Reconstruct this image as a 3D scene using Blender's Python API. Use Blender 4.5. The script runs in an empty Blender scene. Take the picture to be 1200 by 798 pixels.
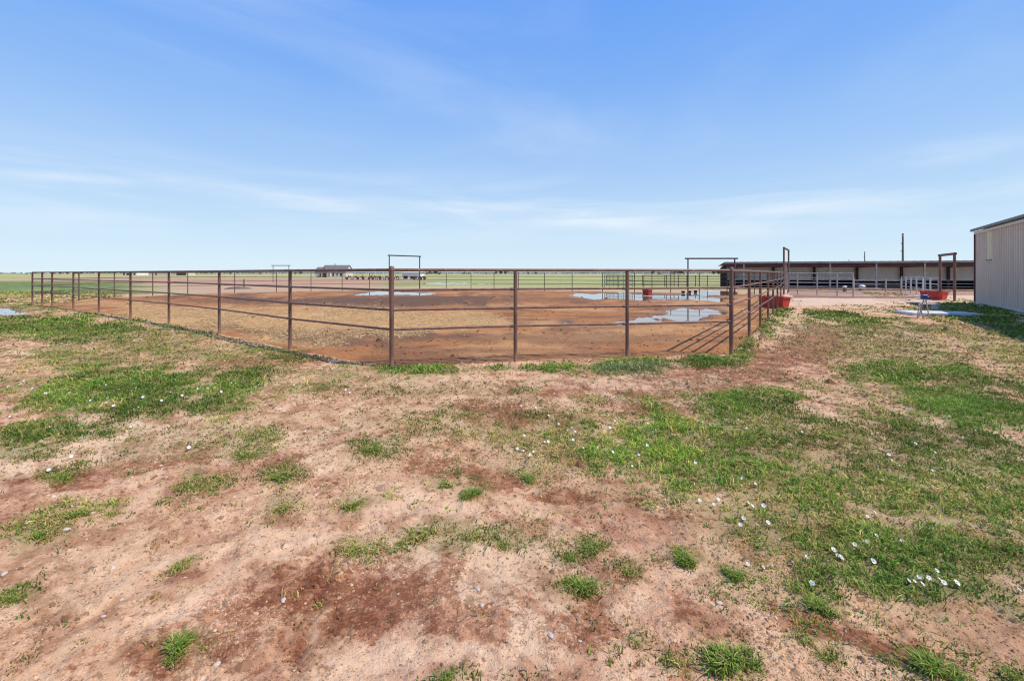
import bpy, math, random
import numpy as np
from mathutils import Vector, Matrix

random.seed(7)
rng = np.random.default_rng(11)
S = bpy.context.scene
C = S.collection
CAMZ = 1.7          # eye height
F = 525.0           # focal length in photograph pixels
HX, HY = 600.0, 320.5

# ------------------------------------------------------------------ survey helpers
def gd(py):                       # ground distance of a picture row
    return CAMZ * F / (py - HY)
def gp(px, py):                   # ground point of a picture position
    d = gd(py)
    return ((px - HX) / F * d, d)
def at(px, d):                    # point at distance d
    return ((px - HX) / F * d, d)

# ------------------------------------------------------------------ numpy noise
def _hash(ix, iy, seed):
    h = (ix.astype(np.int64) * 374761393 + iy.astype(np.int64) * 668265263 + seed * 1442695041) & 0xffffffff
    h = ((h ^ (h >> 13)) * 1274126177) & 0xffffffff
    h = h ^ (h >> 16)
    return (h & 0xffff) / 65535.0
def vnoise(x, y, seed=0):
    x = np.asarray(x, float); y = np.asarray(y, float)
    ix = np.floor(x); iy = np.floor(y); fx = x - ix; fy = y - iy
    u = fx * fx * fx * (fx * (fx * 6 - 15) + 10); v = fy * fy * fy * (fy * (fy * 6 - 15) + 10)
    a = _hash(ix, iy, seed); b = _hash(ix + 1, iy, seed); c = _hash(ix, iy + 1, seed); d = _hash(ix + 1, iy + 1, seed)
    return (a + (b - a) * u + (c - a) * v + (a - b - c + d) * u * v) * 2 - 1
def fbm(x, y, seed=0, octv=4, gain=0.5):
    s = 0; a = 1; t = 0
    for i in range(octv):
        s = s + a * vnoise(x + 17.3 * i, y - 9.1 * i, seed + i); t += a
        a *= gain; x = x * 2.03 + y * 0.11; y = y * 2.03 - x * 0.05
    return s / t
def sstep(a, b, x):
    t = np.clip((x - a) / (b - a), 0, 1); return t * t * (3 - 2 * t)

# ------------------------------------------------------------------ objects
def tag(o, label=None, cat=None, group=None, kind=None):
    if label: o['label'] = label
    if cat: o['category'] = cat
    if group: o['group'] = group
    if kind: o['kind'] = kind
    return o
def thing(name, label, cat, loc=(0, 0, 0), rotz=0.0, group=None):
    o = bpy.data.objects.new(name, None); C.objects.link(o)
    o.empty_display_size = 0.1
    o.location = loc; o.rotation_euler = (0, 0, rotz)
    return tag(o, label, cat, group)
def dup(root, loc, rotz, label=None, scale=None):
    r = root.copy(); C.objects.link(r); r.location = loc; r.rotation_euler = (0, 0, rotz)
    if scale: r.scale = scale
    if label: r['label'] = label
    for ch in list(root.children):
        c = ch.copy(); C.objects.link(c); c.parent = r
        for g in list(ch.children):
            d = g.copy(); C.objects.link(d); d.parent = c
    return r

class MB:
    def __init__(s): s.v = []; s.f = []; s.smooth = []
    def add(s, vs, fs, sm=False):
        n = len(s.v); s.v += [tuple(p) for p in vs]
        for f in fs: s.f.append(tuple(i + n for i in f)); s.smooth.append(sm)
    def box(s, c, size, rotz=0.0, bev=0.0):
        x, y, z = (q / 2 for q in size); ca, sa = math.cos(rotz), math.sin(rotz)
        def P(a, b, d): return (c[0] + a * ca - b * sa, c[1] + a * sa + b * ca, c[2] + d)
        if bev <= 0:
            vs = [P(a, b, d) for d in (-z, z) for a, b in ((-x, -y), (x, -y), (x, y), (-x, y))]
            s.add(vs, [(3, 2, 1, 0), (4, 5, 6, 7), (0, 1, 5, 4), (1, 2, 6, 5), (2, 3, 7, 6), (3, 0, 4, 7)])
        else:
            e = bev; vs = []
            for d, k in ((-z, e), (-z + e, 0), (z - e, 0), (z, e)):
                for a, b in ((-x + k + e, -y + k), (x - k - e, -y + k), (x - k, -y + k + e), (x - k, y - k - e), (x - k - e, y - k), (-x + k + e, y - k), (-x + k, y - k - e), (-x + k, -y + k + e)):
                    vs.append(P(a, b, d))
            fs = [tuple(range(7, -1, -1)), tuple(range(24, 32))]
            for l in range(3):
                for i in range(8):
                    j = (i + 1) % 8; fs.append((l * 8 + i, l * 8 + j, l * 8 + 8 + j, l * 8 + 8 + i))
            s.add(vs, fs)
        return s
    def tube(s, p0, p1, r, r1=None, n=10, cap=True):
        r1 = r if r1 is None else r1
        a = Vector(p0); b = Vector(p1); d = (b - a).normalized()
        u = d.orthogonal().normalized(); w = d.cross(u)
        vs = []
        for p, rr in ((a, r), (b, r1)):
            for i in range(n):
                t = 2 * math.pi * i / n
                vs.append(p + u * math.cos(t) * rr + w * math.sin(t) * rr)
        s.add(vs, [(i, (i + 1) % n, n + (i + 1) % n, n + i) for i in range(n)], True)
        if cap: s.add(vs, [tuple(range(n - 1, -1, -1)), tuple(range(n, 2 * n))])
        return s
    def lathe(s, prof, c=(0, 0, 0), n=14):
        vs = [(c[0] + r * math.cos(2 * math.pi * i / n), c[1] + r * math.sin(2 * math.pi * i / n), c[2] + z) for r, z in prof for i in range(n)]
        fs = [(l * n + i, l * n + (i + 1) % n, l * n + n + (i + 1) % n, l * n + n + i) for l in range(len(prof) - 1) for i in range(n)]
        s.add(vs, fs, True)
        return s
    def prism(s, poly, y0, y1):        # polygon in x,z pulled along y
        n = len(poly)
        vs = [(x, y0, z) for x, z in poly] + [(x, y1, z) for x, z in poly]
        fs = [tuple(range(n)), tuple(range(2 * n - 1, n - 1, -1))] + [(i, n + i, n + (i + 1) % n, (i + 1) % n) for i in range(n)]
        s.add(vs, fs); return s
    def build(s, name, mat, parent=None, loc=(0, 0, 0), rotz=0.0):
        me = bpy.data.meshes.new(name); me.from_pydata(s.v, [], s.f); me.update()
        me.polygons.foreach_set('use_smooth', s.smooth)
        for m in (mat if isinstance(mat, (list, tuple)) else [mat]): me.materials.append(m)
        o = bpy.data.objects.new(name, me); C.objects.link(o); o.location = loc; o.rotation_euler = (0, 0, rotz)
        if parent: o.parent = parent
        return o

def npmesh(name, verts, loops, nper, mat, col=None, smooth=False):
    """fast mesh; faces all have nper corners"""
    me = bpy.data.meshes.new(name)
    nv = len(verts); nf = len(loops) // nper
    me.vertices.add(nv); me.vertices.foreach_set('co', np.asarray(verts, np.float32).ravel())
    me.loops.add(nf * nper); me.loops.foreach_set('vertex_index', np.asarray(loops, np.int32))
    me.polygons.add(nf); me.polygons.foreach_set('loop_start', np.arange(0, nf * nper, nper, dtype=np.int32))
    me.polygons.foreach_set('use_smooth', np.full(nf, smooth))
    me.update(calc_edges=True)
    if col is not None:
        a = me.color_attributes.new('Col', 'FLOAT_COLOR', 'POINT'); a.data.foreach_set('color', np.asarray(col, np.float32).ravel())
    me.materials.append(mat)
    o = bpy.data.objects.new(name, me); C.objects.link(o)
    return o

# ------------------------------------------------------------------ materials
class NT:
    def __init__(s, name):
        s.m = bpy.data.materials.new(name); s.m.use_nodes = True; s.t = s.m.node_tree; s.n = s.t.nodes
        s.b = s.n['Principled BSDF']
    def node(s, typ, **kw):
        n = s.n.new(typ)
        for k, v in kw.items():
            if k in n.inputs.keys(): n.inputs[k].default_value = v
            else: setattr(n, k, v)
        return n
    def link(s, a, b): s.t.links.new(a, b)
    def coords(s, scale=(1, 1, 1)):
        tc = s.node('ShaderNodeTexCoord'); mp = s.node('ShaderNodeMapping'); mp.inputs['Scale'].default_value = scale
        s.link(tc.outputs['Object'], mp.inputs[0]); return mp.outputs[0]
    def noise(s, vec, scale, detail=4, rough=0.55):
        n = s.node('ShaderNodeTexNoise'); n.inputs['Scale'].default_value = scale; n.inputs['Detail'].default_value = detail; n.inputs['Roughness'].default_value = rough
        s.link(vec, n.inputs['Vector']); return n.outputs['Fac']
    def ramp(s, fac, stops):
        r = s.node('ShaderNodeValToRGB'); e = r.color_ramp.elements
        while len(e) < len(stops): e.new(0.5)
        for i, (p, c) in enumerate(stops): e[i].position = p; e[i].color = (*c, 1)
        s.link(fac, r.inputs[0]); return r.outputs[0]
    def math(s, op, a, b):
        n = s.node('ShaderNodeMath', operation=op)
        for i, q in enumerate((a, b)):
            if hasattr(q, 'links'): s.link(q, n.inputs[i])
            else: n.inputs[i].default_value = q
        return n.outputs[0]
    def mixc(s, mode, fac, a, b):
        n = s.node('ShaderNodeMix', data_type='RGBA', blend_type=mode)
        for i, q in ((0, fac), (6, a), (7, b)):
            if hasattr(q, 'links'): s.link(q, n.inputs[i])
            elif i == 0: n.inputs[0].default_value = q
            else: n.inputs[i].default_value = (*q, 1)
        return n.outputs[2]
    def bump(s, h, strength, dist):
        b = s.node('ShaderNodeBump'); b.inputs['Strength'].default_value = strength; b.inputs['Distance'].default_value = dist
        s.link(h, b.inputs['Height']); s.link(b.outputs[0], s.b.inputs['Normal'])

def paint(name, stops, scale=3.0, rough=0.6, metal=0.0, bump=0.0, bdist=0.01, stretch=(1, 1, 1), spec=0.4, detail=5):
    t = NT(name); v = t.coords(stretch); f = t.noise(v, scale, detail, 0.6)
    t.link(t.ramp(f, stops), t.b.inputs['Base Color'])
    t.b.inputs['Roughness'].default_value = rough; t.b.inputs['Metallic'].default_value = metal
    t.b.inputs['Specular IOR Level'].default_value = spec
    if bump: t.bump(t.noise(v, scale * 6, 4, 0.6), bump, bdist)
    return t.m

M = {}
M['rust'] = paint('rusted_pipe', [(0.25, (0.08, 0.035, 0.024)), (0.5, (0.165, 0.083, 0.060)), (0.75, (0.28, 0.165, 0.13))], 5.0, 0.55, 0.0, 0.15, 0.002, spec=0.5)
def pipe_mat():
    t = NT('rusted_pipe'); v = t.coords(); vs = t.coords((1, 1, .25))
    c = t.ramp(t.noise(vs, 7.0, 6, .65), [(0.25, (0.075, 0.033, 0.023)), (0.45, (0.150, 0.075, 0.054)), (0.62, (0.20, 0.105, 0.078)), (0.8, (0.33, 0.215, 0.18))])
    sc = t.node('ShaderNodeMapRange', interpolation_type='SMOOTHSTEP'); sc.inputs[1].default_value = .66; sc.inputs[2].default_value = .72; t.link(t.noise(v, 26.0, 4, .6), sc.inputs[0]); c = t.mixc('MIX', sc.outputs[0], c, (0.42, 0.31, 0.27))
    sp = t.node('ShaderNodeSeparateXYZ'); t.link(v, sp.inputs[0]); mr = t.node('ShaderNodeMapRange', interpolation_type='SMOOTHSTEP'); mr.inputs[1].default_value = .42; mr.inputs[2].default_value = .02; t.link(t.math('ADD', sp.outputs['Z'], t.math('MULTIPLY', t.noise(v, 9.0, 4), .25)), mr.inputs[0])
    c = t.mixc('MIX', t.math('MULTIPLY', mr.outputs[0], .85), c, (0.34, 0.185, 0.11))
    t.link(c, t.b.inputs['Base Color']); t.b.inputs['Roughness'].default_value = .55; t.bump(t.noise(v, 40.0, 4), .25, .003)
    return t.m
M['rust'] = pipe_mat()
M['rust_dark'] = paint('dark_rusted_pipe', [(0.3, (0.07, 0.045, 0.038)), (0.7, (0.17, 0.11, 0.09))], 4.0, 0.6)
M['steel'] = paint('weathered_grey_pipe', [(0.3, (0.28, 0.25, 0.23)), (0.7, (0.50, 0.46, 0.43))], 4.0, 0.5, 0.0, spec=0.5)
M['galv'] = paint('pale_galvanised_metal', [(0.3, (0.42, 0.42, 0.41)), (0.7, (0.62, 0.62, 0.61))], 5.0, 0.42, 0.2)
M['green_paint'] = paint('green_gate_paint', [(0.3, (0.045, 0.12, 0.06)), (0.7, (0.08, 0.19, 0.10))], 4.0, 0.5)
M['red'] = paint('red_trough_paint', [(0.2, (0.36, 0.030, 0.028)), (0.55, (0.50, 0.052, 0.044)), (0.8, (0.55, 0.13, 0.10))], 3.5, 0.45, 0, 0.2, 0.004)
M['red_in'] = paint('dirty_red_trough_inside', [(0.3, (0.14, 0.03, 0.025)), (0.7, (0.30, 0.07, 0.05))], 4.0, 0.7)
M['feed'] = paint('feed_residue', [(0.3, (0.10, 0.06, 0.035)), (0.7, (0.25, 0.16, 0.09))], 14.0, 0.95, 0, 0.6, 0.02)
M['concrete'] = paint('pale_concrete', [(0.25, (0.40, 0.40, 0.40)), (0.5, (0.55, 0.55, 0.56)), (0.8, (0.66, 0.66, 0.67))], 4.0, 0.85, 0, 0.4, 0.006)
M['white'] = paint('weathered_white_paint', [(0.2, (0.55, 0.54, 0.51)), (0.6, (0.76, 0.75, 0.73))], 3.0, 0.6)
M['roof_shed'] = paint('dull_metal_roof', [(0.3, (0.19, 0.17, 0.17)), (0.7, (0.33, 0.29, 0.28))], 1.2, 0.5, 0.0, stretch=(1, 0.2, 1))
M['purlin'] = paint('maroon_primed_steel', [(0.3, (0.055, 0.026, 0.026)), (0.7, (0.11, 0.05, 0.048))], 2.0, 0.6)
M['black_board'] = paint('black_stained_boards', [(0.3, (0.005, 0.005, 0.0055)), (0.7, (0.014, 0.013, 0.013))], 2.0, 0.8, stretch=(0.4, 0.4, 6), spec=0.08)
M['shed_wall'] = paint('pale_shed_siding', [(0.2, (0.80, 0.81, 0.79)), (0.6, (0.88, 0.88, 0.86)), (0.9, (0.90, 0.90, 0.88))], 1.5, 0.5, stretch=(3, 3, 0.3))
M['tan_siding'] = paint('taupe_metal_siding', [(0.2, (0.55, 0.44, 0.345)), (0.5, (0.65, 0.525, 0.41)), (0.85, (0.71, 0.58, 0.465))], 1.3, 0.42, 0.0, stretch=(1.5, 1.5, 0.35))
M['trim_dark'] = paint('dark_roof_trim', [(0.3, (0.06, 0.065, 0.07)), (0.7, (0.11, 0.115, 0.12))], 3.0, 0.45)
M['trim_pale'] = paint('pale_base_trim', [(0.3, (0.55, 0.50, 0.47)), (0.7, (0.66, 0.62, 0.59))], 3.0, 0.5)
M['light_panel'] = paint('yellowed_translucent_panel', [(0.2, (0.72, 0.62, 0.36)), (0.6, (0.85, 0.78, 0.52)), (0.9, (0.9, 0.86, 0.68))], 2.0, 0.35)
M['wood_pole'] = paint('weathered_pole_wood', [(0.3, (0.13, 0.10, 0.085)), (0.7, (0.24, 0.19, 0.165))], 3.0, 0.85, stretch=(4, 4, 0.3))
M['blue'] = paint('blue_paint', [(0.3, (0.015, 0.05, 0.27)), (0.7, (0.04, 0.10, 0.40))], 6.0, 0.4)
M['rubber'] = paint('black_rubber', [(0.3, (0.018, 0.016, 0.016)), (0.7, (0.04, 0.035, 0.034))], 8.0, 0.8)
M['glass'] = paint('dark_window_glass', [(0.3, (0.015, 0.017, 0.02)), (0.7, (0.03, 0.033, 0.04))], 2.0, 0.12, spec=0.6)
M['stone_wall'] = paint('pale_stone_wall', [(0.25, (0.42, 0.36, 0.30)), (0.5, (0.58, 0.53, 0.47)), (0.75, (0.70, 0.67, 0.62))], 2.2, 0.9, 0, 0.3, 0.02)
M['shingle'] = paint('grey_shingles', [(0.3, (0.10, 0.095, 0.095)), (0.7, (0.20, 0.185, 0.18))], 1.2, 0.9, stretch=(1, 1, 4))
M['tan_metal'] = paint('tan_barn_metal', [(0.3, (0.52, 0.44, 0.34)), (0.7, (0.66, 0.58, 0.47))], 1.0, 0.6)
M['rock'] = paint('pale_field_stone', [(0.25, (0.40, 0.31, 0.25)), (0.6, (0.60, 0.50, 0.43)), (0.85, (0.70, 0.62, 0.56))], 9.0, 0.9, 0, 0.4, 0.01)
M['bark'] = paint('tree_bark', [(0.3, (0.05, 0.04, 0.03)), (0.7, (0.11, 0.09, 0.07))], 4.0, 0.9)

def vcol_mat(name, rough=0.8, noise=0.0, nscale=3.0, trans=0.0, spec=0.2):
    t = NT(name); a = t.node('ShaderNodeAttribute', attribute_name='Col')
    c = a.outputs['Color']
    if noise:
        f = t.noise(t.coords(), nscale, 4)
        c = t.mixc('MULTIPLY', 1.0, c, t.ramp(f, [(0.3, (1 - noise,) * 3), (0.7, (1 + noise,) * 3)]))
    t.link(c, t.b.inputs['Base Color']); t.b.inputs['Roughness'].default_value = rough
    t.b.inputs['Specular IOR Level'].default_value = spec
    if trans:
        tr = t.node('ShaderNodeBsdfTranslucent'); mx = t.node('ShaderNodeMixShader'); mx.inputs[0].default_value = trans
        out = t.n['Material Output']
        t.link(c, tr.inputs['Color']); t.link(t.b.outputs[0], mx.inputs[1]); t.link(tr.outputs[0], mx.inputs[2]); t.link(mx.outputs[0], out.inputs['Surface'])
    return t.m
M['grass'] = vcol_mat('grass_blades', 0.6, trans=0.3, spec=0.25)
M['straw'] = vcol_mat('straw', 0.7, trans=0.1)
M['clod'] = vcol_mat('soil_clods', 0.95, spec=0.1)
M['leaf'] = vcol_mat('tree_leaves', 0.6, trans=0.2)

def petal_mat():
    t = NT('white_petal'); f = t.noise(t.coords(), 60, 3)
    t.link(t.ramp(f, [(0.3, (0.74, 0.73, 0.70)), (0.7, (0.86, 0.85, 0.83))]), t.b.inputs['Base Color']); t.b.inputs['Roughness'].default_value = 0.6
    tr = t.node('ShaderNodeBsdfTranslucent'); tr.inputs['Color'].default_value = (0.8, 0.8, 0.76, 1); mx = t.node('ShaderNodeMixShader'); mx.inputs[0].default_value = 0.25
    t.link(t.b.outputs[0], mx.inputs[1]); t.link(tr.outputs[0], mx.inputs[2]); t.link(mx.outputs[0], t.n['Material Output'].inputs['Surface'])
    return t.m
M['petal'] = petal_mat()
M['flower_eye'] = paint('yellow_flower_centre', [(0.3, (0.55, 0.42, 0.06)), (0.7, (0.7, 0.58, 0.12))], 40.0, 0.8)
M['stem'] = paint('green_stem', [(0.3, (0.05, 0.10, 0.03)), (0.7, (0.10, 0.17, 0.05))], 30.0, 0.7)

def water_mat():
    t = NT('muddy_water'); v = t.coords()
    t.link(t.ramp(t.noise(v, 0.5, 3), [(0.3, (0.15, 0.095, 0.065)), (0.7, (0.23, 0.15, 0.105))]), t.b.inputs['Base Color'])
    t.b.inputs['Roughness'].default_value = 0.04; t.b.inputs['IOR'].default_value = 1.33; t.b.inputs['Specular IOR Level'].default_value = 0.5
    t.bump(t.noise(v, 5.0, 3), 0.05, 0.004)
    return t.m
M['water'] = water_mat()

def ground_mat():
    t = NT('bare_red_soil'); v = t.coords()
    a = t.node('ShaderNodeAttribute', attribute_name='Col'); c = a.outputs['Color']
    n1 = t.noise(v, 2.2, 6, 0.62); n2 = t.noise(v, 13.0, 6, 0.65); n3 = t.noise(v, 75.0, 4, 0.7)
    dm = t.node('ShaderNodeAttribute', attribute_name='Damp').outputs['Fac']
    def crisp(fac, lo, hi):
        r = t.node('ShaderNodeMapRange', interpolation_type='SMOOTHSTEP'); r.inputs[1].default_value = lo; r.inputs[2].default_value = hi; t.link(fac, r.inputs[0]); return r.outputs[0]
    wv = t.node('ShaderNodeMapping'); wv.inputs['Scale'].default_value = (1, 1.15, 1); wv.inputs['Rotation'].default_value = (0, 0, math.radians(-30)); t.link(v, wv.inputs[0])
    nA = t.noise(wv.outputs[0], 3.4, 9, 0.72); nB = t.noise(wv.outputs[0], 20.0, 7, 0.75); nC = t.noise(v, 55.0, 5, 0.75)
    c = t.mixc('MULTIPLY', 1.0, c, t.ramp(n1, [(0.28, (0.90, 0.86, 0.83)), (0.5, (1.0, 1.0, 1.0)), (0.75, (1.06, 1.07, 1.08))]))
    damp = crisp(t.math('ADD', nA, t.math('MULTIPLY', dm, 0.25)), 0.61, 0.645)
    c = t.mixc('MULTIPLY', t.math('MULTIPLY', damp, 0.85), c, (0.70, 0.51, 0.43))
    marks = crisp(t.math('ADD', nB, t.math('MULTIPLY', dm, 0.12)), 0.575, 0.64)
    c = t.mixc('MULTIPLY', t.math('MULTIPLY', marks, 0.75), c, (0.60, 0.47, 0.40))
    crumbs = crisp(nC, 0.60, 0.66); c = t.mixc('MULTIPLY', t.math('MULTIPLY', crumbs, 0.7), c, (0.60, 0.50, 0.44))
    crust = crisp(nC, 0.42, 0.36); c = t.mixc('MULTIPLY', t.math('MULTIPLY', crust, 0.7), c, (1.20, 1.22, 1.24))
    c = t.mixc('MULTIPLY', 1.0, c, t.ramp(n3, [(0.25, (0.84, 0.82, 0.80)), (0.5, (1.0, 1.0, 1.0)), (0.75, (1.10, 1.10, 1.10))]))
    t.link(c, t.b.inputs['Base Color'])
    rg = t.math('SUBTRACT', 0.97, t.math('MULTIPLY', a.outputs['Alpha'], 0.42))
    t.link(rg, t.b.inputs['Roughness']); t.b.inputs['Specular IOR Level'].default_value = 0.2
    h = t.math('ADD', t.math('MULTIPLY', n1, 0.9), t.math('ADD', t.math('MULTIPLY', n2, 1.1), t.math('MULTIPLY', n3, 0.35))); h = t.math('SUBTRACT', h, t.math('MULTIPLY', marks, 0.22))
    vo = t.node('ShaderNodeTexVoronoi'); vo.inputs['Scale'].default_value = 7.0; t.link(v, vo.inputs['Vector'])
    h = t.math('ADD', h, t.math('MULTIPLY', vo.outputs['Distance'], 0.25))
    mp2 = t.node('ShaderNodeMapping'); mp2.inputs['Scale'].default_value = (3.0, 16, 1); mp2.inputs['Rotation'].default_value = (0, 0, math.radians(-38)); t.link(v, mp2.inputs[0])
    n4 = t.noise(mp2.outputs[0], 1.0, 4, 0.6); h = t.math('ADD', h, t.math('MULTIPLY', n4, 0.15)); h = t.math('ADD', h, t.math('MULTIPLY', nC, 0.30))
    t.bump(h, 0.7, 0.035)
    return t.m
M['ground'] = ground_mat()

# ------------------------------------------------------------------ survey of the corral fence
left_posts = [gp(459, 431.2), gp(340, 409.7), gp(257, 391.0), gp(198, 380.2), gp(153, 373.2), gp(116, 367.2), gp(86, 362.6), (-23.35, 22.75), gp(49.5, 358.6), gp(38, 357.4)]
front_posts = [gp(459, 431.2), gp(604, 424.0), gp(735, 419.6), gp(857, 415.0)]
right_posts = [gp(857, 415.0), gp(878, 395.8), gp(891, 383.8), gp(900, 374.4), gp(906, 367.4), gp(911, 361.8), gp(915, 355.3), at(918.7, 35.4)]
back_posts = [gp(38, 357.4), at(92.5, 27.9), at(134, 31.6), at(179, 34.2), at(220, 36.4), at(275, 38.6), at(324, 40.6), at(364.5, 42.2), at(401, 43.4), at(433, 44.2), at(457, 44.7), at(492, 45.0), at(523, 45.2), at(552, 45.2), at(579, 45.0), at(607.5, 44.6), at(638, 43.9), at(670.5, 43.0), at(706, 41.4), at(743.5, 40.0), at(786, 38.6), at(819.5, 37.8), at(852, 36.8), at(884, 36.0), at(918.7, 35.4)]
corral_poly = left_posts[::-1] + front_posts[1:] + right_posts[1:] + back_posts[1:-1][::-1]
RAILS = (1.76, 1.40, 1.04, 0.69)

# ------------------------------------------------------------------ ground layout
def inside(poly, X, Y):
    r = np.zeros(np.shape(X), bool); n = len(poly)
    for i in range(n):
        x0, y0 = poly[i]; x1, y1 = poly[(i + 1) % n]
        c = ((y0 > Y) != (y1 > Y)) & (X < (x1 - x0) * (Y - y0) / ((y1 - y0) if y1 != y0 else 1e-9) + x0)
        r ^= c
    return r

# areas of the yard, each an ellipse seen at (x, y) with half sizes, turn in degrees, strength
GRASS = [(1095, 688, 80, 24, 4, 1.25), (1060, 665, 50, 25, 0, .9), (660, 505, 50, 20, 0, .58), (820, 592, 50, 14, 8, .5), (1050, 402, 170, 40, 0, .42), (1040, 565, 240, 90, 4, .74), (880, 530, 180, 70, 0, .7), (1160, 650, 120, 70, 0, .78), (1000, 384, 75, 14, 6, .6), (1140, 372, 110, 16, 8, 1.1), (1190, 388, 60, 14, 12, 1.0), (250, 395, 60, 8, 8, .5), (330, 440, 100, 10, 0, .4), (660, 520, 90, 40, 0, .4), (730, 590, 90, 14, 10, .2), (60, 386, 120, 19, 2, .95), (155, 457, 175, 27, -4, 1.05), (45, 505, 85, 17, -4, .85), (18, 527, 60, 13, 0, .7), (90, 425, 55, 22, 12, .6), (195, 410, 75, 8, 0, .62),
         (292, 409, 26, 6, 5, .75), (335, 418, 45, 8, 8, .6), (205, 384, 22, 5, 0, .6), (255, 418, 60, 10, 0, .5), (280, 440, 60, 10, -8, .8), (420, 428, 40, 6, 0, .35),
         (505, 434, 65, 6, 0, 1.05), (610, 432, 85, 7, 0, 1.15), (735, 431, 80, 10, -4, 1.2), (835, 424, 62, 9, -2, 1.1), (874, 402, 20, 15, -50, .9), (897, 383, 14, 17, -40, .9), (918, 366, 11, 7, -20, .9),
         (985, 374, 62, 11, 6, 1.0), (960, 384, 40, 9, -6, .75), (1085, 386, 70, 16, 5, .62), (1035, 380, 60, 10, 0, .5), (1120, 376, 60, 10, 0, .5),
         (1045, 440, 58, 19, 5, 1.05), (1110, 438, 40, 11, -4, .85), (1160, 482, 120, 26, 8, 1.15), (1090, 462, 60, 12, 6, .8), (1185, 405, 60, 8, 0, .4), (1190, 420, 50, 12, 0, .45),
         (775, 525, 85, 46, 3, 1.1), (850, 545, 45, 40, 0, .9), (880, 472, 90, 15, -6, .95), (735, 465, 25, 12, 0, .55), (700, 470, 35, 12, 0, .3), (628, 486, 26, 8, 0, .7), (620, 510, 70, 18, 6, .38), (975, 510, 110, 45, 6, .62),
         (1060, 560, 190, 50, 5, .66), (905, 575, 60, 25, 10, .7), (900, 610, 45, 22, 0, .75), (1080, 640, 130, 42, 8, .9), (1150, 690, 90, 22, 12, .75), (985, 655, 50, 35, 0, .75), (960, 692, 26, 20, 0, .8), (1160, 590, 90, 35, 0, .75),
         (880, 690, 60, 18, 0, .25), (1190, 720, 60, 22, 20, .7), (700, 500, 60, 30, 0, .3), (520, 495, 110, 22, 0, .28), (310, 510, 35, 8, 0, .55), (210, 520, 70, 14, -8, .25), (470, 455, 100, 14, 0, .22), (240, 575, 70, 12, -12, .24),
         (500, 632, 80, 20, -6, .24), (340, 600, 60, 14, -6, .2), (1150, 362, 90, 12, 0, .85), (1180, 385, 70, 10, 10, .8), (60, 360, 90, 6, 0, .55), (150, 400, 80, 10, 0, .5), (-120, 400, 160, 40, 0, .8), (-150, 500, 160, 50, 0, .7), (1350, 450, 200, 60, 0, .8), (1350, 600, 190, 100, 0, .8), (820, 455, 20, 8, 0, .45), (790, 650, 60, 18, 0, .2), (685, 640, 60, 20, 10, .22)]
BARE = [(925, 418, 62, 24, -25, 1.0), (800, 447, 150, 11, -4, 1.0), (945, 440, 40, 14, -10, .9), (930, 384, 10, 26, 18, .9), (640, 448, 150, 9, 0, .9), (945, 352, 120, 7, 0, 1), (1050, 352, 80, 5, 0, 1)]
DRY = [(1060, 405, 180, 42, 4, .95), (1000, 520, 120, 40, 6, .5), (1090, 560, 160, 60, 6, .5), (200, 412, 190, 30, 3, .85), (60, 440, 120, 22, 0, .45), (450, 450, 120, 12, 0, .3), (640, 500, 110, 32, 5, .45), (260, 520, 160, 28, -8, .28), (900, 640, 110, 50, 8, .4), (470, 530, 160, 40, 0, .2), (1110, 700, 120, 26, 12, .4), (110, 372, 90, 8, 0, .6), (40, 362, 90, 6, 0, .5), (1150, 440, 90, 24, 0, .6), (780, 455, 80, 14, 0, .25)]
DARK = [(430, 705, 120, 36, -8, .75), (330, 690, 110, 30, -16, .5), (560, 722, 95, 40, 0, .62), (690, 745, 120, 34, 6, .5), (250, 740, 120, 40, -20, .42), (490, 670, 40, 14, 0, .4), (60, 620, 40, 8, 0, .35),
        (590, 484, 70, 17, 6, .8), (710, 458, 150, 10, 0, .6), (820, 440, 130, 22, -3, .6), (930, 415, 75, 30, -14, .85), (860, 442, 110, 13, -6, .7), (760, 478, 70, 9, 4, .6), (520, 548, 50, 15, 8, .6), (640, 575, 130, 13, 10, .45), (280, 425, 50, 8, 0, .7), (350, 420, 60, 10, 5, .5),
        (780, 600, 80, 18, 10, .35), (700, 680, 90, 30, 0, .3), (960, 733, 70, 15, 18, .85), (1080, 770, 80, 14, 15, .55), (800, 730, 60, 18, 10, .4), (940, 632, 0.1, 0.1, 0, 0), (985, 622, 25, 9, 0, .8), (1180, 640, 30, 14, 0, .5), (905, 530, 60, 14, 6, .4), (1060, 510, 70, 18, 8, .45),
        (700, 700, 60, 20, 0, .3), (75, 562, 55, 10, -4, .6), (180, 545, 70, 8, -10, .5), (230, 745, 60, 20, -30, .5)]
PALE = [(60, 415, 80, 12, 0, .9), (640, 447, 210, 10, 0, .6), (300, 640, 130, 30, -10, .5), (655, 704, 32, 13, 0, .9), (520, 765, 90, 22, 0, .7), (90, 700, 110, 50, -20, .45), (230, 700, 70, 16, -20, .5), (960, 365, 45, 10, 0, .5), (850, 690, 90, 26, 8, .5), (1000, 352, 160, 5, 0, .9), (912, 385, 14, 16, -30, .7), (450, 600, 150, 30, 0, .4), (760, 760, 70, 25, 0, .4)]
STRAW = [(225, 372, 130, 14, 5, .9), (300, 378, 110, 17, 4, 1.0), (420, 377, 120, 17, 3, 1.0), (540, 375, 80, 10, 0, .75), (110, 373, 60, 8, 0, .8), (330, 395, 70, 8, 4, .7)]
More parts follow.
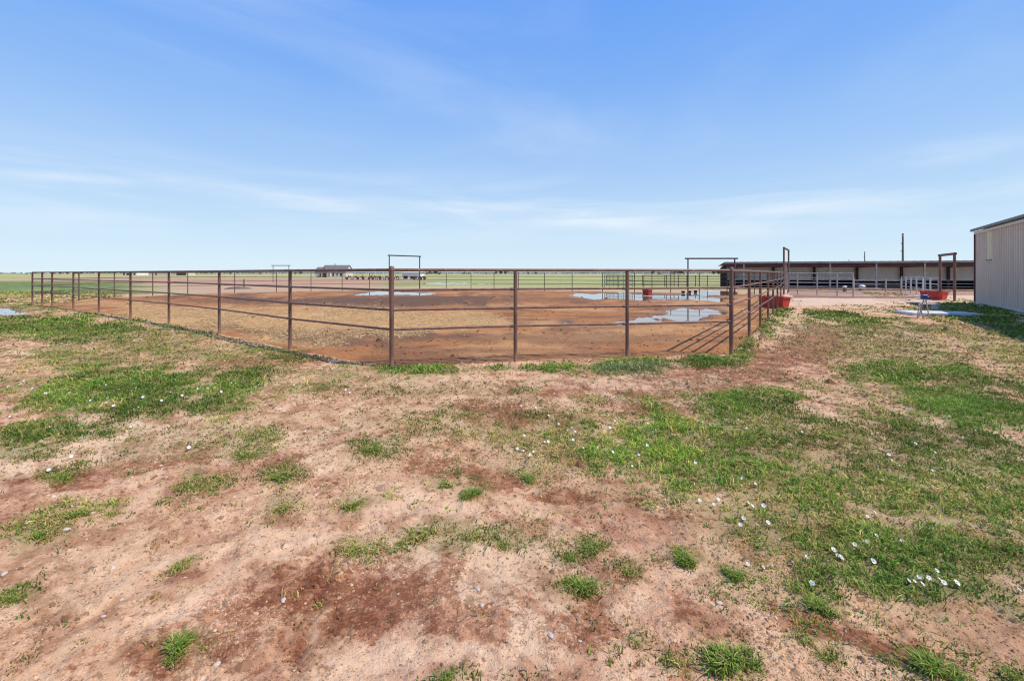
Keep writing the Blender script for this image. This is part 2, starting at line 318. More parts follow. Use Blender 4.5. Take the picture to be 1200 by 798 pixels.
MANURE = [(400, 353, 210, 6.5, 1, 1.0), (500, 353, 120, 8, 0, 1.1), (370, 395, 120, 8, 6, .8), (480, 394, 120, 8, 2, .85), (300, 389, 60, 7, 10, .7), (600, 396, 240, 9, 0, .5), (560, 410, 160, 5, 0, .35), (720, 398, 110, 4, 0, .5), (640, 352, 80, 4, 0, .6), (250, 352, 60, 4, 0, .5), (560, 350, 90, 5, 0, .5), (700, 382, 60, 4, 0, .4)]
PUDDLES = {'a': (757, 347.3, 84, 4.2, 1), 'b': (802, 367.5, 50, 7.0, -3), 'c': (468, 343.4, 46, 2.3, 0), 'd': (2, 365.5, 38, 4.2, 2), 'e': (832, 342.6, 30, 2.8, 2), 'f': (664, 377.2, 12, 1.6, 0), 'g': (752, 376.2, 34, 3.0, -3), 'h': (520, 332.4, 40, 0.8, 0)}
TRACKS = [([(167, 505), (233, 497), (300, 485), (367, 478), (420, 470)], 3, .55), ([(235, 541), (257, 543), (290, 547), (333, 537), (400, 518), (450, 505)], 5, .75), ([(140, 580), (187, 560), (233, 553), (300, 548)], 6, .5), ([(43, 577), (83, 573), (130, 566)], 4, .6),
          ([(527, 520), (573, 547), (600, 563), (627, 577), (653, 587), (720, 582), (790, 590)], 6, .7), ([(825, 706), (850, 717), (890, 727), (925, 737)], 2.5, .8), ([(860, 690), (930, 722), (1000, 748), (1080, 776)], 14, .45), ([(120, 526), (170, 520), (240, 500)], 4, .35),
          ([(0, 760), (60, 718), (130, 672), (230, 632), (330, 605)], 9, .35), ([(20, 785), (90, 735), (170, 690), (270, 650), (380, 620)], 7, .3), ([(320, 760), (345, 700), (370, 640)], 5, .35), ([(345, 770), (372, 705), (392, 650)], 5, .35)]

TUFTS = [(853, 778, 66, 'round', 'large round green grass tuft standing alone on bare dirt at the lower right'),
         (790, 780, 30, 'wispy', 'spiky little tuft with long blades left of the large round tuft'),
         (1096, 792, 62, 'round', 'wide dark tuft cut by the bottom edge near the right corner'),
         (210, 760, 46, 'round', 'lone upright weed tuft on bare soil at the lower left'),
         (12, 704, 34, 'low', 'weed tuft at the left picture edge, low on the bare soil'),
         (46, 630, 48, 'low', 'dark low weed mat on the left beside a white stone'),
         (90, 605, 38, 'low', 'flat weed tuft just above and right of the dark low mat'),
         (133, 601, 26, 'olive', 'small olive sprig at the right end of a row of three tufts'),
         (214, 664, 44, 'olive', 'thin strip of weed lying across bare dirt in the lower left'),
         (680, 690, 40, 'round', 'bright compact tuft in the middle of the foreground with dry stems behind it'),
         (697, 642, 46, 'low', 'sprawling tuft above the bright compact one in the foreground'),
         (860, 676, 30, 'round', 'small pointed tuft left of two white flowers on bare soil'),
         (800, 657, 38, 'round', 'dark bushy tuft left of the small pointed tuft'),
         (440, 529, 44, 'low', 'low green tuft alone on pale sand below the corner post'),
         (287, 535, 36, 'low', 'low tuft above a curved wheel rut on the left'),
         (330, 562, 42, 'low', 'leafy tuft below the end of the curved wheel rut'),
         (250, 571, 42, 'olive', 'loose tuft with dry stems left of the leafy rut tuft'),
         (415, 594, 38, 'low', 'tuft in the middle left, below the low green tuft on pale sand'),
         (521, 570, 30, 'low', 'rounded small tuft left of its taller twin near the middle'),
         (553, 580, 32, 'round', 'taller dark tuft right of its small rounded twin near the middle'),
         (618, 562, 26, 'round', 'upright narrow tuft at the foot of the white flower patch'),
         (335, 596, 36, 'olive', 'faint olive tuft between the wheel rut and the bare lower soil'),
         (410, 648, 44, 'olive', 'flattened olive weed patch, leftmost of three on the central bare soil'),
         (487, 634, 54, 'olive', 'flattened olive weed patch in the middle of three on the central bare soil'),
         (556, 629, 44, 'olive', 'flattened olive weed patch, rightmost of three on the central bare soil'),
         (525, 798, 34, 'low', 'low tuft cut by the bottom edge just left of centre'),
         (972, 772, 46, 'wispy', 'sparse dry sprigs right of the large round tuft'),
         (945, 752, 40, 'olive', 'dry spiky sprigs on the dark soil band at the lower right'),
         (70, 559, 34, 'low', 'small tuft on the left above the flat wheel mark'),
         (1042, 776, 26, 'low', 'tiny tuft between the dry sprigs and the bottom right tufts'),
         (1188, 796, 46, 'low', 'tuft in the extreme bottom right corner'),
         (745, 755, 26, 'wispy', 'few thin dark sprigs above the spiky little tuft'),
         (668, 655, 34, 'wispy', 'sparse dry stems behind the bright compact tuft'),
         (735, 668, 44, 'olive', 'thin olive tuft right of the bright compact one'),
         (590, 640, 30, 'wispy', 'sparse sprig right of the three flattened weed patches'),
         (960, 716, 40, 'round', 'bushy tuft at the tip of the lower right grass patch')]
GRASS += [(x + 3, y - 6, w * .85, w * .36, -6, .46) for x, y, w, k_, l_ in TUFTS]
def blob(lst, px, py, nz, edge=0.55):
    out = np.zeros_like(px)
    for cx, cy, rx, ry, rot, amp in lst:
        if amp <= 0: continue
        sel = (np.abs(px - cx) < rx * 1.9 + ry * 1.9) & (np.abs(py - cy) < ry * 2.2 + rx * abs(math.sin(math.radians(rot))) * 1.8)
        if not sel.any(): continue
        x = px[sel] - cx; y = py[sel] - cy; a = math.radians(rot); ca, sa = math.cos(a), math.sin(a)
        u = (x * ca + y * sa) / rx; v = (-x * sa + y * ca) / ry
        r = np.sqrt(u * u + v * v)
        val = amp * sstep(0, 1, (1.22 - r + nz[sel] * 0.8) / edge)
        out[sel] = np.maximum(out[sel], val)
    return out
def tracks(px, py, nz):
    out = np.zeros_like(px)
    for pts, w, amp in TRACKS:
        for (x0, y0), (x1, y1) in zip(pts[:-1], pts[1:]):
            sel = (px > min(x0, x1) - 3 * w) & (px < max(x0, x1) + 3 * w) & (py > min(y0, y1) - 3 * w) & (py < max(y0, y1) + 3 * w)
            if not sel.any(): continue
            dx, dy = x1 - x0, (y1 - y0)
            t = np.clip(((px[sel] - x0) * dx + (py[sel] - y0) * dy) / (dx * dx + dy * dy), 0, 1)
            d = np.hypot((px[sel] - x0 - t * dx) * 0.8, (py[sel] - y0 - t * dy) * 1.3)
            out[sel] = np.maximum(out[sel], amp * sstep(1.3, 0.2, d / w + nz[sel] * 0.5))
    return out
TREAD = [([(338, 790), (352, 725), (384, 640)], 15, 8.5, .8), ([(372, 795), (388, 735), (408, 665)], 9, 8.5, .5), ([(-10, 745), (40, 695), (120, 640)], 11, 7, .55), ([(20, 770), (75, 715), (150, 665)], 11, 7, .5), ([(560, 770), (640, 735), (700, 715)], 12, 9, .4)]
def treads(px, py):
    out = np.zeros_like(px)
    for pts, w, per, amp in TREAD:
        for (x0, y0), (x1, y1) in zip(pts[:-1], pts[1:]):
            L = math.hypot(x1 - x0, y1 - y0); dx, dy = (x1 - x0) / L, (y1 - y0) / L
            sel = (px > min(x0, x1) - 2 * w) & (px < max(x0, x1) + 2 * w) & (py > min(y0, y1) - w) & (py < max(y0, y1) + w)
            if not sel.any(): continue
            a = (px[sel] - x0) * dx + (py[sel] - y0) * dy; c = -(px[sel] - x0) * dy + (py[sel] - y0) * dx
            m = (a > 0) & (a < L) & (np.abs(c) < w); rib = sstep(.1, .6, np.sin(2 * np.pi * (a + np.abs(c) * .7) / per)) * sstep(w, w * .6, np.abs(c))
            brk = sstep(-.15, .2, vnoise(px[sel] / 17, py[sel] / 13, 57))
            out[sel] = np.maximum(out[sel], amp * m * rib * brk)
    return out
def puddle_mask(px, py, nz):
    return blob([(a, b, c * .86, d * .86, e, 1.0) for a, b, c, d, e in PUDDLES.values()], px, py, nz * 1.5, 0.3)

def survey(X, Y):
    """everything known about the ground at world points (arrays)"""
    Ys = np.maximum(Y, 0.5)
    px = HX + F * X / Ys; py = HY + CAMZ * F / Ys
    k = np.clip(Ys / 6.0, 0.4, 9)                   # coarser raggedness further away
    nz = fbm(X * 1.6 / k ** .6, Y * 0.9 / k ** .6, 3, 5, 0.6)
    nz2 = fbm(X * 4.5, Y * 4.5, 21, 4, 0.6)
    ins = inside(corral_poly, X, Y)
    pud = puddle_mask(px, py, nz)
    g = blob(GRASS, px, py, nz * 1.35 + 0.55 * nz2, 0.8)
    wild = sstep(-0.05, 0.45, fbm(X * 0.6, Y * 0.6, 40, 4)) * 0.42 * (0.35 + 0.65 * sstep(690, 600, py))
    g = np.maximum(g, wild * (py > 440))
    g = np.where(ins, 0, g) * (1 - pud) * (1 - 0.92 * np.clip(blob(BARE, px, py, nz, .7), 0, 1))
    return px, py, nz, nz2, ins, pud, g

def height(X, Y, pud, ins, tr, g):
    z = 0.018 * fbm(X * 0.9, Y * 0.9, 61, 3) + 0.014 * fbm(X * 5, Y * 5, 62, 3) + 0.009 * fbm(X * 17, Y * 17, 63, 2)
    z = z * np.clip(30 / np.maximum(np.abs(Y), 1), 0.15, 1)
    z = z + 0.012 * np.clip(g, 0, 1) - 0.022 * tr
    z = np.where(ins, z - 0.008 + 0.24 * np.exp(-(((X + 3.4) / 6.0) ** 2 + ((Y - 28.5) / 2.6) ** 2)) + 0.10 * np.exp(-(((X + 8.5) / 5.0) ** 2 + ((Y - 20.0) / 2.0) ** 2)), z)
    return z * (1 - pud) - 0.085 * pud

SAND = np.array((0.635, 0.375, 0.215)); SAND2 = np.array((0.73, 0.48, 0.305)); REDSOIL = np.array((0.36, 0.145, 0.078)); MUD = np.array((0.375, 0.182, 0.074)); MUDD = np.array((0.185, 0.090, 0.044))
STRAWC = np.array((0.66, 0.425, 0.195)); DUNG = np.array((0.130, 0.068, 0.038)); UNDER = np.array((0.20, 0.19, 0.06)); GREEN = np.array((0.115, 0.175, 0.042)); OLIVE = np.array((0.27, 0.285, 0.085)); PINKF = np.array((0.36, 0.20, 0.13)); WETRIM = np.array((0.26, 0.14, 0.09))
def mixv(a, b, t): return a + (b - a) * t[..., None]

def ground_colour(X, Y, px, py, nz, nz2, ins, pud, g, tr):
    n = len(X)
    lo = fbm(X * 0.45, Y * 0.45, 5, 4); mid = fbm(X * 1.7, Y * 1.7, 8, 4)
    c = np.tile(SAND, (n, 1)); c = mixv(c, SAND2, sstep(0.0, 0.5, lo)); c = mixv(c, REDSOIL, 0.42 * sstep(0.05, 0.5, mid))
    pale = blob(PALE, px, py, nz, 0.9); c = mixv(c, SAND2 * 1.04, pale * 0.8)
    dk = blob(DARK, px, py, nz * 1.3 + nz2 * 0.4, 0.7); c = mixv(c, REDSOIL, dk * 0.38); c = mixv(c, np.array((0.44, 0.25, 0.14)), np.clip(blob(BARE, px, py, nz, .9), 0, 1) * .55 * (py > 375))
    c = mixv(c, REDSOIL, np.clip(tr, 0, 1) * .5)
    rough = fbm(X * 5.5, Y * 5.5, 33, 5, 0.68); streak = fbm(X * 1.2 - Y * 1.0, (X + Y) * 4.5, 34, 5, .62)
    c = mixv(c, c * np.array((0.60, 0.49, 0.43)), sstep(0.0, 0.38, rough) * 0.85); c = mixv(c, REDSOIL, 0.5 * sstep(0.08, .45, streak) * (py > 430))
    c = mixv(c, SAND2 * 1.06, 0.55 * sstep(0.1, .5, -rough))
    # dry litter between the tufts of weed
    dry = sstep(0.1, 0.5, fbm(X * 0.8, Y * 0.8, 31, 4) + 0.3 * (py < 480)) * (py > 380)
    c = mixv(c, np.array((0.47, 0.33, 0.17)), dry * 0.5 * np.clip(g * 2 + 0.25, 0, 1))
    ddc = blob(DRY, px, py, nz + nz2 * .4, 0.9) * (1 - np.clip(blob(BARE, px, py, nz, .7), 0, 1)); c = mixv(c, np.array((0.44, 0.28, 0.13)), np.clip(ddc, 0, 1) * .6); c = mixv(c, UNDER, np.clip(g * 1.1, 0, 1) * 0.78)
    # yard right of the corral towards the buildings: pale track and dry grass
    yard = (px > 915) & (py < 420) & ~ins
    c = np.where((yard & (py < 358))[:, None], mixv(np.tile(np.array((0.62, 0.43, 0.30)), (n, 1)), REDSOIL, 0.35 * sstep(0.0, .5, nz)), c)
    c = mixv(c, np.array((0.50, 0.36, 0.17)), 0.55 * (yard & (py >= 366)) * sstep(-0.3, 0.4, nz) * (1 - np.clip(g, 0, 1) * .6))
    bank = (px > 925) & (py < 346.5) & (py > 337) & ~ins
    c = mixv(c, np.array((0.33, 0.20, 0.13)), bank * 0.85); dark_strip = (px > 928) & (px < 1100) & ~ins; c = mixv(c, np.array((0.17, 0.075, 0.05)), dark_strip * 0.8 * sstep(1.9, 0.9, np.abs(py - 347.6 - (px - 930) * .008 + nz * .6)))  # brown bank, then a narrow dark red-brown strip across the ground before the shed
    # corral floor
    m = np.tile(MUD, (n, 1)); m = mixv(m, np.array((0.50, 0.30, 0.15)), sstep(-0.05, 0.45, fbm(X * 0.3, Y * 0.5, 71, 4)) * 0.8); m = mixv(m, MUDD, 0.75 * sstep(0.05, 0.45, fbm(X * 0.55, Y * 0.8, 72, 5)))
    m = m * np.array((1.0, 0.86, 0.70)); st = blob(STRAW, px, py, nz + nz2 * 0.5, 0.8); m = mixv(m, STRAWC * (0.95 + 0.2 * vnoise(X * 5, Y * 5, 4)[:, None]), np.clip(st, 0, 1) * 0.88 * (0.55 + 0.45 * sstep(-.3, .3, fbm(X * 1.1, Y * .8, 83, 4))))
    du = blob(MANURE, px, py, nz + nz2 * 0.5, 0.8); m = mixv(m, DUNG, np.clip(du, 0, 1) * 0.92)
    m = mixv(m, np.array((0.55, 0.37, 0.25)), sstep(341, 336, py) * 0.6)
    rim = blob([(a, b, cc * 1.0 + 3, d * 1.3 + .8, e, 1.0) for a, b, cc, d, e in PUDDLES.values()], px, py, nz * 0.6, 0.7)
    c = np.where(ins[:, None], m, c); c = mixv(c, WETRIM * 0.72, rim * 0.8)
    # far country, row by row of the fields
    far = (~ins) & (py < 345) & ((px < 920) | (py < 334))
    lw = fbm(X * 0.012, Y * 0.03, 91, 4); rag = fbm(X * 0.05, Y * 0.1, 92, 4)
    f = np.tile(np.array((0.34, 0.335, 0.13)), (n, 1)); f = mixv(f, np.array((0.45, 0.40, 0.18)), sstep(-0.1, 0.4, lw))
    f = mixv(f, GREEN * 1.15, sstep(0.05, 0.4, rag) * 0.45 * (py > 324))
    leftpart = sstep(510, 440, px + rag * 60)
    plough = leftpart * sstep(324.9, 326.2, py + rag) * sstep(150, 120, np.where(py > 333.5, 200, 0) + 0 * px) * sstep(-40, 90, px + rag * 80)
    f = mixv(f, PINKF * 1.25, np.clip(plough, 0, 1) * 0.9)
    back = leftpart * sstep(331, 335, py + rag) * sstep(150, 240, px + rag * 60)
    f = mixv(f, np.array((0.47, 0.29, 0.19)), np.clip(back, 0, 1) * 0.9)
    fl = sstep(200, 130, px + rag * 60) * sstep(328.5, 331, py + rag)
    f = mixv(f, GREEN * (0.9 + 0.5 * rag[:, None]), fl * 0.9); f = mixv(f, np.array((0.36, 0.33, 0.15)), fl * sstep(0.1, 0.4, nz) * .5)
    midf = (px > 480) & (px < 935) & (py > 336); f = np.where(midf[:, None], mixv(f, np.array((0.5, 0.33, 0.2)), np.full(n, .75)), f)
    c = np.where(far[:, None], f, c)
    c = np.clip(c, 0.01, 0.85)
    wet = np.clip(np.where(ins, 0.45 * (1 - np.clip(st, 0, 1)), 0.05) + rim * 0.4, 0, 1)
    return np.concatenate([c, wet[:, None]], 1)

# rows get denser towards the horizon so that one sheet carries both the near ruts and the far fields
offs = np.concatenate([np.geomspace(0.12, 5.8, 46), np.arange(6, 60, 0.5), np.arange(60, 130, 1.0), np.arange(130, 640, 1.9)])
rowd = CAMZ * F / offs
cols = np.concatenate([np.arange(-1500, -120, 24.0), np.arange(-120, 1320, 2.1), np.arange(1320, 2700, 24.0)])
PXg, Dg = np.meshgrid(cols, rowd)
Xg = ((PXg - HX) / F * Dg).ravel(); Yg = Dg.ravel()
px, py, nz, nz2, ins, pud, g = survey(Xg, Yg)
tr = np.maximum(tracks(px, py, nz), 0.75 * treads(px, py))
Zg = height(Xg, Yg, pud, ins, tr, g)
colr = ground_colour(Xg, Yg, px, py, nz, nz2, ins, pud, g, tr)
nr, nc = len(rowd), len(cols)
i0 = (np.arange(nr - 1)[:, None] * nc + np.arange(nc - 1)[None, :]).ravel()
loops = np.stack([i0, i0 + nc, i0 + nc + 1, i0 + 1], 1).ravel()
damp_ = np.clip(blob(DARK, px, py, nz * 1.3 + nz2 * .4, 0.9) + 0.25 * sstep(0, .5, fbm(Xg * .5, Yg * .5, 6, 3)) - 0.6 * blob(PALE, px, py, nz, .9) + .35 * tr, -0.5, 1.2)
damp_ = np.where(ins, 0.12 - 1.3 * np.clip(blob(STRAW, px, py, nz + nz2 * .5, .8), 0, 1), damp_)
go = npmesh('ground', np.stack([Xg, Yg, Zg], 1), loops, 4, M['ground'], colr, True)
da_ = go.data.attributes.new('Damp', 'FLOAT', 'POINT'); da_.data.foreach_set('value', damp_.astype(np.float32))
tag(go, kind='structure')

def zat(x, y):
    X = np.array([x], float); Y = np.array([y], float)
    px, py, nz, nz2, ins, pud, g = survey(X, Y)
    return float(height(X, Y, pud, ins, tracks(px, py, nz), g)[0])

# the plain all round and beyond
b = MB(); R_ = 9000
b.add([(-R_, -R_, 0), (R_, -R_, 0), (R_, R_, 0), (-R_, R_, 0)], [(0, 1, 2, 3)])
pm = NT('far_plain_grass'); v = pm.coords(); pm.link(pm.ramp(pm.noise(v, 0.02, 6, 0.6), [(0.3, (0.22, 0.25, 0.08)), (0.5, (0.32, 0.30, 0.11)), (0.75, (0.38, 0.30, 0.16))]), pm.b.inputs['Base Color']); pm.b.inputs['Roughness'].default_value = 1; pm.b.inputs['Specular IOR Level'].default_value = 0
tag(b.build('far_plain', pm.m, loc=(0, 0, -0.14)), kind='structure')

# puddles: level sheets of water lying in the hollows
for key, (cx, cy, rx, ry, rot) in PUDDLES.items():
    pts = []
    for i in range(40):
        t = 2 * math.pi * i / 40; q = 1.55
        x = rx * q * math.cos(t); y = ry * q * math.sin(t); a = math.radians(rot)
        X, Y = gp(cx + x * math.cos(a) - y * math.sin(a), max(cy + x * math.sin(a) + y * math.cos(a), HY + 6)); pts.append((X, Y, 0))
    cen = np.mean(pts, 0); b = MB(); b.add([(p[0] - cen[0], p[1] - cen[1], 0) for p in pts], [tuple(range(40))])
    o = b.build('puddle', M['water'], loc=(cen[0], cen[1], (-0.052 if key not in 'dh' else -0.030) + 0.004 * (ord(key) - 101))); tag(o, kind='structure')

# ------------------------------------------------------------------ grass, weeds, straw, clods
def blades(X, Y, Z, h, w, col, lean, seed):
    """5-vertex bent blades -> verts, quads as tri list"""
    r = np.random.default_rng(seed); n = len(X)
    a = r.uniform(0, 2 * np.pi, n); dx, dy = np.cos(a), np.sin(a)
    la = r.uniform(0, 2 * np.pi, n); ll = lean * h * r.uniform(0.3, 1.3, n); lx, ly = np.cos(la) * ll, np.sin(la) * ll
    z0 = Z - 0.006
    V = np.zeros((n, 5, 3), np.float32)
    V[:, 0] = np.stack([X - dx * w, Y - dy * w, z0], 1); V[:, 1] = np.stack([X + dx * w, Y + dy * w, z0], 1)
    mx, my = X + lx * 0.35, Y + ly * 0.35; mz = Z + h * 0.62
    V[:, 2] = np.stack([mx + dx * w * 0.75, my + dy * w * 0.75, mz], 1); V[:, 3] = np.stack([mx - dx * w * 0.75, my - dy * w * 0.75, mz], 1)
    V[:, 4] = np.stack([X + lx, Y + ly, Z + h * np.clip(1.05 - 0.35 * lean * r.uniform(.3, 1.2, n), 0.4, 1)], 1)
    base = (np.arange(n) * 5)[:, None]
    T = np.concatenate([base + [0, 1, 2], base + [0, 2, 3], base + [3, 2, 4]], 1).ravel()
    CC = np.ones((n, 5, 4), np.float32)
    for i, k in enumerate((0.62, 0.62, 0.95, 0.95, 1.18)): CC[:, i, :3] = col * k  # shade low in the grass put into the colour: dark roots, lighter tips
    return V.reshape(-1, 3), T, CC.reshape(-1, 4)
def grass_colour(r, n, dry, olive):
    base = np.array((0.135, 0.245, 0.030)); ol = np.array((0.30, 0.35, 0.060)); dr = np.array((0.56, 0.42, 0.15))
    c = np.tile(base, (n, 1)) * r.uniform(0.7, 1.4, (n, 1))
    m = r.random(n) < olive; c[m] = (ol * r.uniform(0.75, 1.3, (m.sum(), 1)))
    m = r.random(n) < dry; c[m] = (dr * r.uniform(0.7, 1.3, (m.sum(), 1)))
    return c

acc = [[], [], []]; off = 0
#        from, to, clumps per m2, blades each, blade height, half width, spread
bands = [(1.75, 3.0, 1000, 13, .034, .0034, .026), (3.0, 4.6, 740, 12, .036, .0044, .030), (4.6, 6.8, 510, 11, .040, .0058, .036), (6.8, 10, 255, 10, .045, .0085, .05), (10, 15, 110, 9, .055, .014, .075), (15, 24, 44, 8, .07, .026, .12), (24, 42, 9, 7, .10, .055, .22)]
for bi, (d0, d1, dens, k, h, w, spr) in enumerate(bands):
    xr = 1.3
    N = int((d1 * d1 - d0 * d0) * xr * dens)
    Y = np.sqrt(rng.uniform(d0 * d0, d1 * d1, N)); X = rng.uniform(-1, 1, N) * xr * Y
    ppx, ppy, nnz, nnz2, iins, ppud, gg = survey(X, Y)
    clump = sstep(-0.30, 0.35, fbm(X * 2.6, Y * 2.6, 77, 3) + 0.5 * fbm(X * 8, Y * 8, 78, 2))
    dn = np.clip(gg, 0, 1.1)
    dn = np.where(dn > 0.62, dn * (0.30 + 0.70 * clump), dn * 1.45 * (0.10 + 0.90 * clump ** 1.3)) * (ppud < .05)
    dd = blob(DRY, ppx, ppy, nnz + nnz2 * .4, 0.9) * (1 - 0.85 * np.clip(blob(BARE, ppx, ppy, nnz, .7), 0, 1)) * (~iins) * (0.15 + 0.85 * clump)
    isdry = rng.random(N) < dd * (1 - 0.75 * np.clip(gg, 0, 1)); dn = np.maximum(dn, dd * 0.62)
    if bi >= 5: dn = np.maximum(dn, ((ppx < 140) & (ppy < 358) & ~iins) * 0.8 * clump)
    stray = (rng.random(N) < 0.012) & ~iins & (ppud < .05) & (ppy > 380); dn = np.where(stray, 1, dn)
    keep = rng.random(N) < dn
    X, Y, gg, ppx, ppy, isdry, stray = X[keep], Y[keep], gg[keep], ppx[keep], ppy[keep], isdry[keep], stray[keep]; m = len(X)
    lush = sstep(0.40, 0.95, gg)
    c = grass_colour(rng, m, 0.12, 0.38); c2 = grass_colour(rng, m, 0.40, 0.6)
    c = np.where((rng.random(m) < lush)[:, None], c, c2); c = np.where((isdry & (rng.random(m) < .85))[:, None], np.array((.58, .40, .14)) * rng.uniform(.55, 1.3, (m, 1)), c)
    mown = sstep(1, 0, np.hypot((ppx - 1160) / 135, (ppy - 482) / 34)); c = mixv(c, np.array((0.23, 0.36, 0.055)) * np.ones_like(c), 0.7 * np.clip(mown * 2, 0, 1))
    midp = sstep(1, 0, np.hypot((ppx - 770) / 110, (ppy - 522) / 52)); c = mixv(c, c * np.array((1.3, 1.25, 1.1)), np.clip(midp * 2, 0, 1))
    palep = sstep(1, 0, np.hypot((ppx - 745) / 75, (ppy - 434) / 13)); c = mixv(c, np.array((0.30, 0.36, 0.17)) * np.ones_like(c), 0.6 * np.clip(palep * 2, 0, 1))
    c = c * (0.75 + 0.5 * sstep(-.4, .4, fbm(X * 0.9, Y * 0.9, 55, 3)))[:, None]
    sc = rng.lognormal(0, 0.35, m) * np.where(isdry | stray, .75, 1)
    kk = np.repeat(np.arange(m), k); n = len(kk); sp = spr * sc[kk]
    bx, by = X[kk] + rng.normal(0, 1, n) * sp, Y[kk] + rng.normal(0, 1, n) * sp
    px_, py_, nz_, _, ins_, pud_, g_ = survey(bx, by)
    Z = height(bx, by, pud_, ins_, tracks(px_, py_, nz_), g_)
    cc = c[kk] * rng.uniform(.7, 1.3, (n, 1))
    hh = h * rng.uniform(0.4, 1.35, n) * np.where(isdry[kk] & (rng.random(n) < .07), 2.6, 1) * (0.6 + 0.5 * lush[kk]) * np.clip(sc[kk], .5, 1.6) * np.where(isdry[kk], .7, 1); ww = w * rng.uniform(0.6, 1.35, n) * np.where(isdry[kk], .7, 1)
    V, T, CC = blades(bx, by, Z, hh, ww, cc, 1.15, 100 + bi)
    acc[0].append(V); acc[1].append(T + off); acc[2].append(CC); off += len(V)
    print('GRASS', bi, m, n)
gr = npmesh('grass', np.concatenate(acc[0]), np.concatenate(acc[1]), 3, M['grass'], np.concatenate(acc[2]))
tag(gr, 'short green and dry yellow grass growing in ragged patches on the red soil', 'grass', kind='stuff')

# straw and trampled hay lying in the corral
N = 420000; Y = np.sqrt(rng.uniform(9.0 ** 2, 30 ** 2, N)); X = rng.uniform(-1.15, 0.2, N) * Y
sx, sy, snz, snz2, sins, spud, _ = survey(X, Y)
st = blob(STRAW, sx, sy, snz + snz2 * 0.5, 0.8) * sins
st = st * (0.25 + 0.75 * sstep(-.25, .3, fbm(X * 1.1, Y * .8, 83, 4))); keep = rng.random(N) < st * 0.95; X, Y = X[keep][:55000], Y[keep][:55000]; n = len(X)
a = rng.uniform(0, 2 * np.pi, n); L = rng.uniform(.02, .06, n); W = rng.uniform(.004, .010, n); sx, sy, snz, _, sins, spud, sg = survey(X, Y); z = height(X, Y, spud, sins, np.zeros(n), sg) + rng.uniform(0.0, 0.022, n); dz = rng.uniform(-.012, .012, n)
dx, dy = np.cos(a) * L, np.sin(a) * L; ox, oy = -np.sin(a) * W, np.cos(a) * W
V = np.stack([np.stack([X - dx - ox, Y - dy - oy, z - dz], 1), np.stack([X - dx + ox, Y - dy + oy, z - dz], 1), np.stack([X + dx + ox, Y + dy + oy, z + dz], 1), np.stack([X + dx - ox, Y + dy - oy, z + dz], 1)], 1)
cs = np.array((0.70, 0.46, 0.21)) * rng.uniform(0.6, 1.12, (n, 1)); CC = np.ones((n, 4, 4)); CC[:, :, :3] = cs[:, None, :]
so = npmesh('straw', V.reshape(-1, 3), np.arange(n * 4), 4, M['straw'], CC.reshape(-1, 4))
tag(so, 'yellow straw trampled over the left part of the corral floor', 'straw', kind='stuff')

# crumbs of soil and grit
def clods(N, d0, d1, size, frac_in, seed, lo=-1.3, hi=1.3):
    r = np.random.default_rng(seed)
    Y = np.exp(r.uniform(math.log(d0), math.log(d1), N)); X = r.uniform(lo, hi, N) * Y
    cx, cy, cnz, cn2, cins, cpud, cg = survey(X, Y)
    cl = sstep(-.1, .45, fbm(X * 2.2, Y * 2.2, 88, 3))
    keep = (r.random(N) < np.where(cins, frac_in * (0.2 + cl), 0.25 + 0.75 * cl)) & (cpud < .02); X, Y = X[keep], Y[keep]
    cx, cy, cnz, cn2, cins, cpud, cg = survey(X, Y); tr = tracks(cx, cy, cnz)
    Z = height(X, Y, cpud, cins, tr, cg); n = len(X)
    col = ground_colour(X, Y, cx, cy, cnz, cn2, cins, cpud, cg, tr)[:, :3]
    pale = (r.random(n) < 0.03) & ~cins
    col = np.where(pale[:, None], np.array((0.58, 0.42, 0.31)), col * r.uniform(0.35, 0.92, (n, 1)))
    s = size * np.clip(Y, 2, 30) / 3 * r.lognormal(0, 0.5, n) * np.where(pale, .75, 1)
    base = np.array([(1, 0, .05), (.3, .95, .0), (-.8, .6, .05), (-.8, -.6, 0), (.3, -.95, .05), (0.1, 0, .75)])
    a = r.uniform(0, 2 * np.pi, n); ca, sa = np.cos(a), np.sin(a)
    B = base[None] * (1 + r.uniform(-.35, .35, (n, 6, 3)))
    VX = X[:, None] + s[:, None] * (B[..., 0] * ca[:, None] - B[..., 1] * sa[:, None]); VY = Y[:, None] + s[:, None] * (B[..., 0] * sa[:, None] + B[..., 1] * ca[:, None]); VZ = Z[:, None] + s[:, None] * (B[..., 2] - 0.12)
    T = ((np.arange(n) * 6)[:, None] + np.array([0, 1, 5, 1, 2, 5, 2, 3, 5, 3, 4, 5, 4, 0, 5])[None]).ravel()
    CC = np.ones((n, 6, 4)); CC[:, :, :3] = col[:, None, :]
    return np.stack([VX, VY, VZ], 2).reshape(-1, 3), T, CC.reshape(-1, 4)
v1, t1, c1 = clods(200000, 1.7, 15, 0.0062, 0.06, 5); v2, t2, c2 = clods(5000, 9, 32, 0.006, 0.3, 6, -1.1, .65)
co = npmesh('soil_crumbs', np.concatenate([v1, v2]), np.concatenate([t1, t2 + len(v1)]), 3, M['clod'], np.concatenate([c1, c2]))
tag(co, 'loose crumbs of red soil and grit strewn over the bare ground', 'soil', kind='stuff')

